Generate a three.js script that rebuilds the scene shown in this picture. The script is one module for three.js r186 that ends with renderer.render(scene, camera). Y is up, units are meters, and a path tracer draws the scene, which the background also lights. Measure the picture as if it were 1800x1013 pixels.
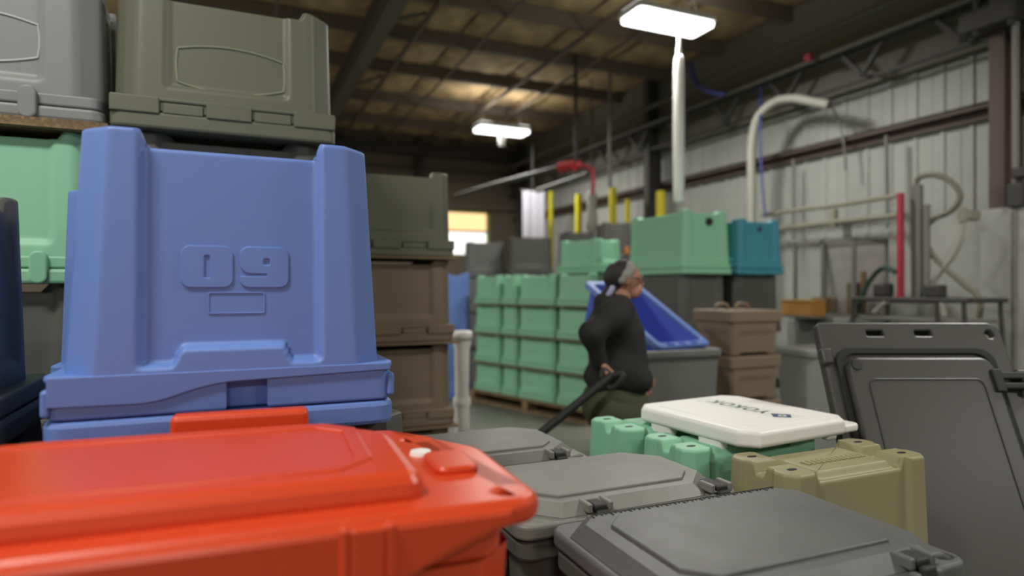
import * as THREE from 'three';
import { mergeGeometries, toCreasedNormals } from 'three/addons/utils/BufferGeometryUtils.js';
import { RoundedBoxGeometry } from 'three/addons/geometries/RoundedBoxGeometry.js';
import { MarchingCubes } from 'three/addons/objects/MarchingCubes.js';
import { RectAreaLightUniformsLib } from 'three/addons/lights/RectAreaLightUniformsLib.js';

// ------------------------------------------------------------------ camera, sky, exposure
// world axes follow the building: -Z runs along the right wall, +X points at it; metres
const EYE = 1.5, YAW = THREE.MathUtils.degToRad(23.6), FPX = 1120;
const scene = new THREE.Scene();
scene.background = new THREE.Color(1.5, 1.46, 1.4);
const camera = new THREE.PerspectiveCamera(2 * THREE.MathUtils.radToDeg(Math.atan(506.5 / FPX)), 1800 / 1013, 0.05, 120);
camera.position.set(0, EYE, 0);
camera.rotation.order = 'YXZ';
camera.rotation.set(0, -YAW, 0);
camera.focus = 1.65;
camera.userData.fStop = 1.35;
const renderer = new THREE.WebGLRenderer({ antialias: true });
renderer.toneMapping = THREE.LinearToneMapping;
renderer.toneMappingExposure = 1.12;
renderer.shadowMap.enabled = true;
renderer.shadowMap.type = THREE.PCFSoftShadowMap;
RectAreaLightUniformsLib.init();
const LAMP = 85, ADDED_UPLIGHT = 30, LAMP_GLOW = 3.2;
const LAMP_Y = 4.5;

// ------------------------------------------------------------------ helpers
const CA = Math.cos(YAW), SA = Math.sin(YAW);
const D2R = Math.PI / 180;
let seed = 7;
const rnd = () => { seed = (seed * 1664525 + 1013904223) >>> 0; return seed / 4294967296; };
const ss = (a, b, x) => { const t = Math.min(1, Math.max(0, (x - a) / (b - a))); return t * t * (3 - 2 * t); };
const V3 = (x, y, z) => new THREE.Vector3(x, y, z);
// a point of the photograph at a known depth, as a point of the building
function at(px, py, d) { const x = (px - 900) / FPX * d; return V3(SA * d + CA * x, EYE - (py - 506) / FPX * d, -CA * d + SA * x); }
function atY(px, py, h) { return at(px, py, FPX * (EYE - h) / (py - 506)); }
const used = {};
function numbered(n) { if (!(n in used)) { used[n] = 0; return n; } used[n]++; return n + '_' + String(used[n]).padStart(3, '0'); }
function tag(o, label, category, group, kind) {
  if (label) o.userData.label = label;
  if (category) o.userData.category = category;
  if (group) o.userData.group = group;
  if (kind) o.userData.kind = kind;
  return o;
}
function thing(name, label, category, [x, y, z] = [0, 0, 0], turn = 0, group) {
  const o = new THREE.Group(); o.name = numbered(name); scene.add(o);
  o.position.set(x, y, z); o.rotation.y = turn;
  return tag(o, label, category, group);
}
function part(name, geo, mat, parent) {
  const g = Array.isArray(geo) ? merge(geo) : geo;
  const m = new THREE.Mesh(g, mat); m.name = name; m.castShadow = m.receiveShadow = true; parent.add(m); return m;
}
function solo(name, geo, mat, label, category, group) {
  const m = part(numbered(name), geo, mat, scene); return tag(m, label, category, group);
}
function copy(o, [x, y, z], turn, label, group) {
  const c = o.clone(); c.name = numbered(o.name.replace(/_\d{3}$/, '')); scene.add(c);
  c.position.set(x, y, z); if (turn !== undefined) c.rotation.y = turn;
  c.userData = { ...o.userData };
  if (label) c.userData.label = label;
  if (group) c.userData.group = group;
  return c;
}
function merge(list) {
  return mergeGeometries(list.map(g => {
    const q = g.index ? g.toNonIndexed() : g.clone();
    for (const k of Object.keys(q.attributes)) if (!['position', 'normal'].includes(k)) q.deleteAttribute(k);
    return q;
  }));
}
// uv in metres, by the dominant axis of each face
function boxUV(g, s = 1) {
  const q = g.index ? g.toNonIndexed() : g, p = q.attributes.position, uv = new Float32Array(p.count * 2);
  const A = V3(), B = V3(), C = V3(), N = V3();
  for (let i = 0; i < p.count; i += 3) {
    A.fromBufferAttribute(p, i); B.fromBufferAttribute(p, i + 1); C.fromBufferAttribute(p, i + 2);
    N.copy(B).sub(A).cross(C.clone().sub(A));
    const ax = Math.abs(N.x), ay = Math.abs(N.y), az = Math.abs(N.z);
    [A, B, C].forEach((v, k) => {
      const [u, w] = ay >= ax && ay >= az ? [v.x, v.z] : ax >= az ? [v.z, v.y] : [v.x, v.y];
      uv[(i + k) * 2] = u * s; uv[(i + k) * 2 + 1] = w * s;
    });
  }
  q.setAttribute('uv', new THREE.BufferAttribute(uv, 2));
  return q;
}
const box = (w, h, d, x = 0, y = 0, z = 0) => new THREE.BoxGeometry(w, h, d).translate(x, y, z);
function rbox(w, h, d, r, x = 0, y = 0, z = 0) { return new RoundedBoxGeometry(w, h, d, 2, Math.min(r, w / 2.01, h / 2.01, d / 2.01)).translate(x, y, z); }
function rod(a, b, r, seg = 10, r2 = r) {
  const d = b.clone().sub(a), g = new THREE.CylinderGeometry(r2, r, d.length(), seg);
  g.translate(0, d.length() / 2, 0);
  g.applyQuaternion(new THREE.Quaternion().setFromUnitVectors(V3(0, 1, 0), d.normalize()));
  return g.translate(a.x, a.y, a.z);
}
function bar(a, b, w, h) { // square bar between two points, h measured upright
  const d = b.clone().sub(a), L = d.length(), z = d.clone().normalize();
  let up = Math.abs(z.y) > 0.95 ? V3(1, 0, 0) : V3(0, 1, 0);
  const x = up.clone().cross(z).normalize(); up = z.clone().cross(x);
  const g = new THREE.BoxGeometry(w, h, L);
  g.applyMatrix4(new THREE.Matrix4().makeBasis(x, up, z));
  const m = a.clone().add(b).multiplyScalar(0.5);
  return g.translate(m.x, m.y, m.z);
}
function hose(pts, r, n = 60, seg = 10) { return new THREE.TubeGeometry(new THREE.CatmullRomCurve3(pts), n, r, seg); }
function lathe(prof, seg = 24) { return new THREE.LatheGeometry(prof.map(([r, y]) => new THREE.Vector2(r, y)), seg); }
// plan outlines (x, z as shape x, y)
function chamferRect(w, d, c, cls = THREE.Shape) {
  const a = w / 2, b = d / 2, s = new cls();
  s.moveTo(-a + c, -b); s.lineTo(a - c, -b); s.lineTo(a, -b + c); s.lineTo(a, b - c); s.lineTo(a - c, b); s.lineTo(-a + c, b); s.lineTo(-a, b - c); s.lineTo(-a, -b + c); s.closePath();
  return s;
}
function roundRect(w, d, r, cls = THREE.Shape, x = 0, y = 0) {
  const a = w / 2, b = d / 2, s = new cls();
  s.moveTo(x - a + r, y - b); s.lineTo(x + a - r, y - b); s.absarc(x + a - r, y - b + r, r, -Math.PI / 2, 0);
  s.lineTo(x + a, y + b - r); s.absarc(x + a - r, y + b - r, r, 0, Math.PI / 2);
  s.lineTo(x - a + r, y + b); s.absarc(x - a + r, y + b - r, r, Math.PI / 2, Math.PI);
  s.lineTo(x - a, y - b + r); s.absarc(x - a + r, y - b + r, r, Math.PI, Math.PI * 1.5);
  return s;
}
// an outline raised to a slab standing on y = 0; the outline is the widest section
function slab(shape, h, bev = 0.006, seg = 2, hBev = bev) {
  const g = new THREE.ExtrudeGeometry(shape, { depth: Math.max(0.0005, h - 2 * hBev), bevelEnabled: true, bevelSize: bev, bevelThickness: hBev, bevelOffset: -bev, bevelSegments: seg, curveSegments: 8 });
  g.translate(0, 0, hBev); g.rotateX(-Math.PI / 2);
  return g;
}
// same outline with the slope on its upper edge only
function plateau(shape, h, slope, seg = 1) {
  const g = new THREE.ExtrudeGeometry(shape, { depth: 0.004, bevelEnabled: true, bevelSize: slope, bevelThickness: h - 0.002, bevelOffset: -slope, bevelSegments: seg, curveSegments: 8 });
  g.translate(0, 0, -0.002); g.rotateX(-Math.PI / 2);
  return g; // reaches -h as well: its lower half is buried
}
function plate(shape, t, bev = 0.002) { // upright in the xy plane, back at z = 0
  return new THREE.ExtrudeGeometry(shape, { depth: Math.max(0.0005, t - bev), bevelEnabled: true, bevelSize: bev, bevelThickness: bev, bevelOffset: -bev, bevelSegments: 2, curveSegments: 8 });
}
// tapering tub whose four faces carry relief; wide at y = 0, its feet up at y = h
function tub({ w, d, h, draft = 0.05, c = 0.05, np = 160, nt = 30, nr = 16, rec = null, foot = 0.1, drop = 0.03, bump = 0, rt = 0.008, creased = 0 }) {
  const a = w / 2, b = d / 2, segs = [];
  const F = (x0, z0, x1, z1, nx, nz, face) => segs.push({ x0, z0, x1, z1, nx, nz, face, L: Math.hypot(x1 - x0, z1 - z0) });
  const q = Math.SQRT1_2;
  F(-a + c, b, a - c, b, 0, 1, 0); F(a - c, b, a, b - c, q, q, -1);
  F(a, b - c, a, -b + c, 1, 0, 1); F(a, -b + c, a - c, -b, q, -q, -1);
  F(a - c, -b, -a + c, -b, 0, -1, 2); F(-a + c, -b, -a, -b + c, -q, -q, -1);
  F(-a, -b + c, -a, b - c, -1, 0, 3); F(-a, b - c, -a + c, b, -q, q, -1);
  const total = segs.reduce((t, s) => t + s.L, 0);
  let P = [];
  for (const s of segs) {
    const n = Math.max(2, Math.round(np * s.L / total));
    for (let i = 0; i < n; i++) { const t = i / n; P.push({ x: s.x0 + (s.x1 - s.x0) * t, z: s.z0 + (s.z1 - s.z0) * t, nx: s.nx, nz: s.nz, face: s.face, s: (t - 0.5) * s.L }); }
  }
  for (let k = 0; k < (np > 120 ? 2 : 0); k++) {
    const n = P.length;
    P = P.map((p, i) => { const l = P[(i + n - 1) % n], r = P[(i + 1) % n]; return { ...p, x: (l.x + 2 * p.x + r.x) / 4, z: (l.z + 2 * p.z + r.z) / 4 }; });
  }
  const n = P.length, at_ = draft * h, ta = a - at_, tb = b - at_;
  const hf = (x, z) => {
    const m = ss(ta - foot - 0.008, ta - foot + 0.008, Math.abs(x)) * ss(tb - foot - 0.008, tb - foot + 0.008, Math.abs(z));
    const r = bump ? bump * ss(ta - foot - 0.008, ta - foot - 0.035, Math.abs(x)) * ss(tb - 0.022, tb - 0.045, Math.abs(z)) : 0;
    return h - drop + Math.max(drop * m, r);
  };
  const pos = [], idx = [];
  const place = (p, y) => {
    const e = draft * y, r = rec && p.face >= 0 ? rec(p.face, p.s * (1 - e / a), y) : 0;
    return [p.x * (a - e) / a - p.nx * r, p.z * (b - e) / b - p.nz * r];
  };
  const tops = P.map(p => { const [x, z] = place(p, h - drop); return { x, z, y: hf(x, z) }; });
  let rows = 0;
  for (let j = 0; j <= nt; j++, rows++) for (let i = 0; i < n; i++) { const y = j / nt * (tops[i].y - rt), [x, z] = place(P[i], y); pos.push(x, y, z); }
  for (let k = 1; k <= 3; k++, rows++) for (let i = 0; i < n; i++) {
    const f = k / 3 * Math.PI / 2, y = tops[i].y - rt + rt * Math.sin(f), [x, z] = place(P[i], tops[i].y - rt), e = rt * (1 - Math.cos(f));
    pos.push(x * (1 - e / ta), y, z * (1 - e / tb));
  }
  const last = (rows - 1) * n * 3, edge = pos.slice(last, last + n * 3);
  for (let k = 1; k <= nr; k++, rows++) for (let i = 0; i < n; i++) {
    const f = 1 - k / nr, x = edge[i * 3] * f, z = edge[i * 3 + 2] * f; pos.push(x, k === 1 ? Math.max(edge[i * 3 + 1] - 0.001, hf(x, z)) : hf(x, z), z);
  }
  for (let j = 0; j < rows - 1; j++) for (let i = 0; i < n; i++) { const r = (i + 1) % n, A = j * n + i, B = j * n + r, C = A + n, D = B + n; idx.push(A, B, D, A, D, C); }
  let g = new THREE.BufferGeometry();
  g.setAttribute('position', new THREE.Float32BufferAttribute(pos, 3)); g.setIndex(idx);
  if (creased) g = toCreasedNormals(g, creased); else g.computeVertexNormals();
  return g;
}

// ------------------------------------------------------------------ textures and materials
function noiseTex(size, octaves, fn, srgb = true, rep = [1, 1]) { // tileable value noise
  const rows = [], data = new Uint8Array(size * size * 4);
  for (let o = 0; o < octaves.length; o++) { const n = octaves[o][0], t = new Float32Array(n * n); for (let i = 0; i < n * n; i++) t[i] = rnd(); rows.push([n, t, octaves[o][1]]); }
  for (let y = 0; y < size; y++) for (let x = 0; x < size; x++) {
    let v = 0, s = 0;
    for (const [n, t, amp] of rows) {
      const fx = x / size * n, fy = y / size * n, x0 = Math.floor(fx), y0 = Math.floor(fy), u = ss(0, 1, fx - x0), w = ss(0, 1, fy - y0), x1 = (x0 + 1) % n, y1 = (y0 + 1) % n;
      v += amp * ((t[y0 * n + x0] * (1 - u) + t[y0 * n + x1] * u) * (1 - w) + (t[y1 * n + x0] * (1 - u) + t[y1 * n + x1] * u) * w); s += amp;
    }
    const c = fn(v / s, x / size, y / size), k = (y * size + x) * 4;
    data[k] = c[0]; data[k + 1] = c[1]; data[k + 2] = c[2]; data[k + 3] = 255;
  }
  const t = new THREE.DataTexture(data, size, size); t.wrapS = t.wrapT = THREE.RepeatWrapping; t.magFilter = THREE.LinearFilter; t.minFilter = THREE.LinearMipmapLinearFilter; t.generateMipmaps = true;
  if (srgb) t.colorSpace = THREE.SRGBColorSpace; t.repeat.set(...rep); t.needsUpdate = true; return t;
}
const grey = v => [v, v, v];
const TX = {
  floor: noiseTex(256, [[4, 1], [16, .6], [64, .35], [128, .2]], v => { const k = 205 + 90 * (v - .5); return [k, k, k]; }),
  wall: noiseTex(256, [[3, 1], [12, .5], [64, .2]], v => grey(232 + 36 * (v - .5))),
  batt: noiseTex(256, [[4, 1], [10, 1], [48, .4]], v => { const k = 215 + 110 * (v - .5); return [k, k * .985, k * .96]; }),
  smudge: noiseTex(256, [[4, 1], [11, .8], [40, .5], [128, .35]], v => grey(200 + 70 * (v - .5)), false),
  speck: noiseTex(256, [[5, 1], [14, .5], [64, .3]], v => grey(225 + 34 * (v - .5))),
  wood: noiseTex(256, [[5, .4], [64, .3]], (v, x, y) => { const k = 210 + 30 * Math.sin(60 * y + 9 * v) + 50 * (v - .5); return [k, k * .97, k * .92]; }),
};
const C = hex => new THREE.Color(hex);
function plastic(hex, rough = 0.5, o = {}) { return new THREE.MeshStandardMaterial({ color: C(hex), roughness: rough, metalness: 0, ...o }); }
const M = {
  blue: plastic('#6482c4', .5), blueDeep: plastic('#485ec0', .6), red: plastic('#d0451f', .32), mint: plastic('#88c09c', .52), mintDeep: plastic('#5c9a74', .55), teal: plastic('#3c8a9c', .5),
  olive: plastic('#626452', .46), grey: plastic('#7f8180', .48), brown: plastic('#7c6a56', .55), darkGrey: plastic('#54544f', .52), slate: plastic('#62635f', .4, { roughnessMap: null }), lean: plastic('#403f3b', .4),
  charcoal: plastic('#4a4a45', .55), khaki: plastic('#928c68', .5), white: plastic('#efede6', .42), binGrey: plastic('#6c6c69', .55), black: plastic('#151513', .7), rubber: plastic('#2a2a28', .62), gasket: plastic('#1d1d1b', .75),
  number: plastic('#6482c4', .46), steelDark: plastic('#3a3835', .65), purlin: plastic('#6f6358', .7), beam: plastic('#665e55', .7), maroon: plastic('#574743', .65), pipe: plastic('#777670', .5), pipeWarm: plastic('#8c8a78', .55),
  cardboard: plastic('#7d6950', .9), yellow: plastic('#c9bd1e', .55), lamp: plastic('#cfcfcb', .5), lilac: plastic('#b9b6c0', .5), redPaint: plastic('#c23b3b', .45), redStrip: plastic('#a23040', .5),
  hoseGrey: plastic('#9c9a90', .6), hoseDark: plastic('#6c6c5b', .6), hoseBlue: plastic('#3b4080', .55), orangeWood: plastic('#a6793a', .75), machine: plastic('#6d6d68', .5), cabinet: plastic('#8b8d88', .55),
  wall: new THREE.MeshStandardMaterial({ color: C('#b4b6b0'), roughness: .55, map: TX.wall }),
  wallDark: plastic('#4a463f', .8), upper: plastic('#6c6a60', .9), farWall: plastic('#786c5e', .85), pipeDark: plastic('#56554f', .6),
  floor: new THREE.MeshStandardMaterial({ color: C('#8c8d82'), roughness: .42, map: TX.floor }),
  batt: new THREE.MeshStandardMaterial({ color: C('#d2b78a'), roughness: .85, map: TX.batt }),
  wood: new THREE.MeshStandardMaterial({ color: C('#9c8462'), roughness: .8, map: TX.wood }),
  windowWood: new THREE.MeshStandardMaterial({ color: C('#c99a5c'), roughness: .7, map: TX.wood }),
  glass: new THREE.MeshPhysicalMaterial({ color: 0xffffff, roughness: .05, transmission: 1, thickness: 0, ior: 1.45 }),
  amberGlass: new THREE.MeshPhysicalMaterial({ color: C('#fbe6c6'), roughness: .05, transmission: 1, thickness: 0, ior: 1.45 }),
  skin: plastic('#a87860', .55), hairDark: plastic('#262320', .7), hairGrey: plastic('#8b8984', .7), jacket: plastic('#232324', .85), trousers: plastic('#4c5038', .9), scrunchie: plastic('#b6b4d8', .8), shoe: plastic('#2b2724', .7),
  addedUpGlow: new THREE.MeshStandardMaterial({ color: 0xffffff, roughness: .6, emissive: new THREE.Color(1, 1, .97), emissiveIntensity: 1.5 }),
  diffuser: new THREE.MeshStandardMaterial({ color: 0xffffff, roughness: .6, emissive: new THREE.Color(1, 1, .97), emissiveIntensity: LAMP_GLOW }),
};
M.slate = new THREE.MeshStandardMaterial({ color: C('#6a6b69'), roughness: .62, map: TX.speck, roughnessMap: TX.smudge });
M.slateWarm = new THREE.MeshStandardMaterial({ color: C('#85857d'), roughness: .6, map: TX.speck, roughnessMap: TX.smudge });

// ------------------------------------------------------------------ the setting
const XW = 7.0, XL = -9, ZF = -15.6, ZB = 7.5, ROOF = 5.35;
const floor = part('floor', boxUV(box(XW - XL + .6, .2, ZB - ZF + .6, (XW + XL) / 2, -.1, (ZF + ZB) / 2), .35), M.floor, scene); floor.userData.kind = 'structure';
const ceiling = part('ceiling', box(XW - XL + .6, .15, ZB - ZF + .6, (XW + XL) / 2, ROOF + .175, (ZF + ZB) / 2), M.wallDark, scene); ceiling.userData.kind = 'structure';
{
  const zs = [ZF + .1, -13.95, -12.28, -10.55, -9.08, -7.74, -6.4, -5.05, -3.7, -2.35];
  const zAll = [...zs, -1, .35, 1.7, 3.05, 4.4, 5.75, 7.1];
  const prof = new THREE.Shape(); // cold-formed C purlin
  [[-.04, 0], [.04, 0], [.04, .03], [.03, .03], [.03, .012], [-.028, .012], [-.028, .238], [.03, .238], [.03, .22], [.04, .22], [.04, .25], [-.04, .25]].forEach(([x, y], i) => i ? prof.lineTo(x, y) : prof.moveTo(x, y));
  const pg = new THREE.ExtrudeGeometry(prof, { depth: XW - XL, bevelEnabled: false }).rotateY(Math.PI / 2).translate(XL, 0, 0);
  for (const z of zAll) { const p = part('purlin', pg, M.purlin, ceiling); p.position.set(0, 5.1, z); }
  // quilted insulation between the purlins, bay by bay
  const xs = [XL, -5.2, -2.4, -.2, 1.7, 3.1, 4.5, 5.75, XW];
  const cache = {};
  for (let i = 0; i < zs.length - 1; i++) for (let k = 0; k < xs.length - 1; k++) {
    const w = xs[k + 1] - xs[k] - .04, d = zs[i + 1] - zs[i] - .06, key = w.toFixed(2) + d.toFixed(2);
    if (!cache[key]) {
      const g = new THREE.PlaneGeometry(w, d, 10, 8).rotateX(Math.PI / 2), p = g.attributes.position;
      for (let v = 0; v < p.count; v++) { const u = Math.abs(p.getX(v) / w * 2), t = Math.abs(p.getZ(v) / d * 2); p.setY(v, -.07 * Math.pow(Math.max(0, (1 - u ** 4) * (1 - t ** 4)), .6) - .012 * Math.sin(17 * p.getX(v) + 5 * p.getZ(v))); }
      g.computeVertexNormals();
      const top = new THREE.PlaneGeometry(w, d).rotateX(-Math.PI / 2).translate(0, .04, 0);
      cache[key] = boxUV(mergeGeometries([g.toNonIndexed(), top.toNonIndexed()]), .6);
    }
    const m = part('insulation_panel', cache[key], M.batt, ceiling); m.position.set((xs[k] + xs[k + 1]) / 2, 5.3, (zs[i] + zs[i + 1]) / 2);
  }
  part('insulation_panel', box(XW - XL, .05, ZB + 2.3, (XW + XL) / 2, 5.31, (ZB - 2.35) / 2), M.batt, ceiling);
  // rods and a heavy beam along the building
  for (const [x, y, w, h] of [[2.35, 5.06, .05, .05], [3.3, 5.08, .03, .03], [4.5, 5.02, .06, .05], [5.2, 5.06, .035, .035], [.5, 5.06, .04, .04]]) part('bridging_bar', box(w, h, ZB - ZF, x, y, (ZF + ZB) / 2), M.purlin, ceiling);
  for (const x of [1.68]) {
    const t = part('roof_beam', [box(.2, .03, ZB - ZF, x, 5.07, (ZF + ZB) / 2), box(.03, .36, ZB - ZF, x, 4.88, (ZF + ZB) / 2), box(.2, .03, ZB - ZF, x, 4.69, (ZF + ZB) / 2)], M.beam, ceiling);
    for (let z = -13; z < -3; z += 2.7) part('beam_brace', bar(V3(x, 4.7, z), V3(x + .62, 5.1, z - .5), .05, .05), M.beam, t);
  }
  // open web truss that runs beside the right wall
  const tr = part('wall_truss', [box(.12, .1, ZB - ZF, 6.62, 4.3, (ZF + ZB) / 2), box(.05, .04, ZB - ZF, 6.72, 3.93, (ZF + ZB) / 2)], M.steelDark, ceiling);
  for (let z = -15; z < 1; z += 1.1) { part('truss_web', bar(V3(6.62, 3.95, z), V3(6.62, 4.28, z - .28), .05, .05), M.steelDark, tr); part('truss_web', bar(V3(6.62, 3.95, z), V3(6.62, 4.28, z + .28), .05, .05), M.steelDark, tr); }
}
const wallR = part('wall_right', box(.25, 5.6, ZB - ZF + .6, XW + .175, 2.7, (ZF + ZB) / 2), M.wallDark, scene); wallR.userData.kind = 'structure';
{ // ribbed sheets, girts, columns of the right wall
  const s = new THREE.Shape(); const W = .9;
  s.moveTo(0, 0);
  for (let i = 0; i < 3; i++) { const o = i * .3; s.lineTo(o + .02, 0); s.lineTo(o + .035, .022); s.lineTo(o + .075, .022); s.lineTo(o + .09, 0); s.lineTo(o + .165, 0); s.lineTo(o + .17, .006); s.lineTo(o + .2, .006); s.lineTo(o + .205, 0); s.lineTo(o + .3, 0); }
  s.lineTo(W, -.004); s.lineTo(0, -.004); s.closePath();
  const mk = h => boxUV(new THREE.ExtrudeGeometry(s, { depth: h, bevelEnabled: false }).rotateX(-Math.PI / 2).rotateY(Math.PI / 2), .5); // profile along -z... ribs towards -x
  const g = mk(3.95);
  const gm = g; gm.rotateY(0);
  for (let z = ZF + .1; z < ZB; z += W) { const p = part('wall_panel', gm, M.wall, wallR); p.position.set(XW + .045, 0, z + W); p.userData.ribs = 3; }
  const u = part('upper_insulation', box(.12, 1.35, ZB - ZF, XW - .02, 4.6, (ZF + ZB) / 2), M.upper, wallR);
  for (const y of [3.28]) part('girt', [box(.16, .02, ZB - ZF, XW - .06, y + .07, (ZF + ZB) / 2), box(.02, .14, ZB - ZF, XW - .02, y, (ZF + ZB) / 2), box(.02, .06, ZB - ZF, XW - .13, y + .05, (ZF + ZB) / 2)], y > 2 ? M.maroon : M.wall, wallR);
  for (const z of [-14.9, -9.35, -3.72, 1.75]) { const H = 5.3; part('column', [box(.02, H, .14, XW - .32, H / 2, z), box(.26, H, .02, XW - .19, H / 2, z), box(.02, H, .14, XW - .06, H / 2, z)], z < -5 ? M.steelDark : M.maroon, wallR); }
  part('column_casing', box(.42, 2.25, .4, XW - .2, 1.125, -3.62), M.wall, wallR);
  const lp = part('liner_panel', box(.02, 2.25, 1.7, XW - .035, 1.125, -3.75), M.wall, wallR);
}
const wallF = new THREE.Group(); wallF.name = 'wall_far'; wallF.userData.kind = 'structure'; scene.add(wallF);
const WIN = (() => { // window opening from the photograph, on the far wall plane
  const f = px => { const k = (px - 900) / FPX, d = -ZF / (CA - SA * k); return { x: (SA + CA * k) * d, d }; };
  const l = f(778), r = f(862), d = r.d;
  return { x0: l.x, x1: r.x, y0: EYE - (452 - 506) / FPX * d, y1: EYE + (506 - 371) / FPX * d };
})();
{
  const z = ZF - .12, T = .24;
  const mk = (x0, x1, y0, y1) => box(x1 - x0, y1 - y0, T, (x0 + x1) / 2, (y0 + y1) / 2, z);
  part('wall_far_surface', [mk(XL - .3, WIN.x0, 0, 5.5), mk(WIN.x1, XW + .3, 0, 5.5), mk(WIN.x0, WIN.x1, 0, WIN.y0), mk(WIN.x0, WIN.x1, WIN.y1, 5.5)], M.farWall, wallF);
  for (const y of [1.2, 3.6, 4.35]) part('girt', box(XW - XL, .14, .14, (XW + XL) / 2, y, ZF + .08), M.purlin, wallF);
  for (let x = -3; x < 6.6; x += 2.4) part('wall_post', box(.16, 5.2, .16, x, 2.6, ZF + .24), M.steelDark, wallF);
  part('header_beam', box(XW - XL, .22, .22, (XW + XL) / 2, 4.86, ZF + .42), M.steelDark, wallF);
}
{
  const w = new THREE.Group(); w.name = 'window_1'; w.userData.kind = 'structure'; scene.add(w);
  const { x0, x1, y0, y1 } = WIN, z = ZF - .06, xm = (x0 + x1) / 2, W = x1 - x0;
  part('window_frame', [box(.06, y1 - y0, .2, x1 - .03, (y0 + y1) / 2, z), box(.06, y1 - y0, .2, x0 + .03, (y0 + y1) / 2, z), box(W, .06, .2, xm, y1 - .03, z), box(W, .06, .2, xm, y0 + .03, z)], M.windowWood, w);
  part('window_bar', boxUV(box(W, .05, .06, xm, y0 + (y1 - y0) * .55, z - .02)), M.windowWood, w);
  const ym = y0 + (y1 - y0) * .55;
  part('window_pane', box(W - .1, ym - y0 - .06, .008, xm, (y0 + ym) / 2, z - .06), M.glass, w);
  part('window_pane', box(W - .1, y1 - ym - .06, .008, xm, (y1 + ym) / 2, z - .06), M.amberGlass, w).userData.label = 'amber tinted upper pane';
}
const wallL = part('wall_left', box(.25, 5.6, ZB - ZF + .6, XL - .175, 2.7, (ZF + ZB) / 2), M.wall, scene); wallL.userData.kind = 'structure';
const wallB = part('wall_back', box(XW - XL + .6, 5.6, .25, (XW + XL) / 2, 2.7, ZB + .175), M.wall, scene); wallB.userData.kind = 'structure';

// ------------------------------------------------------------------ lamps
function lampAt(x, z, label, group, stub) {
  const t = thing('ceiling_light', label, 'ceiling light', [x, LAMP_Y, z], 0, group);
  const W = 1.06, D = .44;
  part('housing', [slab(roundRect(W, D, .05), .07, .015).translate(0, .012, 0), box(.5, .05, .22, 0, .1, 0)], M.lamp, t);
  part('diffuser', slab(roundRect(W - .04, D - .04, .05), .075, .022).translate(0, -.05, 0), M.diffuser, t);
  for (const s of [-.38, .38]) part('hanger_rod', rod(V3(s, .08, 0), V3(s, .62, 0), .006, 6), M.steelDark, t);
  const l = new THREE.RectAreaLight(new THREE.Color(1, .985, .94), LAMP, W - .06, D - .06); l.position.set(0, -.056, 0); l.rotation.x = -Math.PI / 2; l.castShadow = true; t.add(l);
  part('added_uplight', [box(.2, .02, D - .1, -.4, .092, 0), box(.2, .02, D - .1, .4, .092, 0)], M.addedUpGlow, t); // glow and uplights added to the fixture to brighten the roof
  for (const s of [-.4, .4]) { const u = new THREE.RectAreaLight(new THREE.Color(1, .985, .94), ADDED_UPLIGHT, .2, D - .1); u.position.set(s, .108, 0); u.rotation.x = Math.PI / 2; u.castShadow = true; t.add(u); }
  return t;
}
lampAt(4.48, -5.87, 'larger bright white LED panel light hanging above the white tube', null);
lampAt(4.68, -11.2, 'smaller and farther white LED panel light near the end wall');
for (const [x, z] of [[4.5, -.55], [4.5, 4.8], [-3.2, -11.2], [-1.5, -5.87], [-1.5, -.55], [-1.5, 4.8], [-6.6, -8], [-6.6, -1], [-6.6, 4.8]]) lampAt(x, z, 'white LED panel light hung outside the picture', 'lamps outside the picture');

// ------------------------------------------------------------------ moulded coolers
function footHoles(w, d, h, draft, foot, parent) {
  const ta = w / 2 - draft * h - foot * .52, tb = d / 2 - draft * h - foot * .5;
  for (const sx of [-1, 1]) for (const sz of [-1, 1]) { const g = new THREE.CylinderGeometry(.011, .011, .012, 16).scale(1.5, 1, .8).translate(sx * ta, h - .0052, sz * tb); part('foot_hole', g, M.black, parent); }
}
const glossy = new Map(), gloss = m => { if (!glossy.has(m)) { const k = m.clone(); k.roughness = .3; k.color.multiplyScalar(1.9); glossy.set(m, k); } return glossy.get(m); }; // paler copy: the edge highlight is painted into its colour
const geoCache = {};
const cached = (k, f) => geoCache[k] || (geoCache[k] = f());
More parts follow.
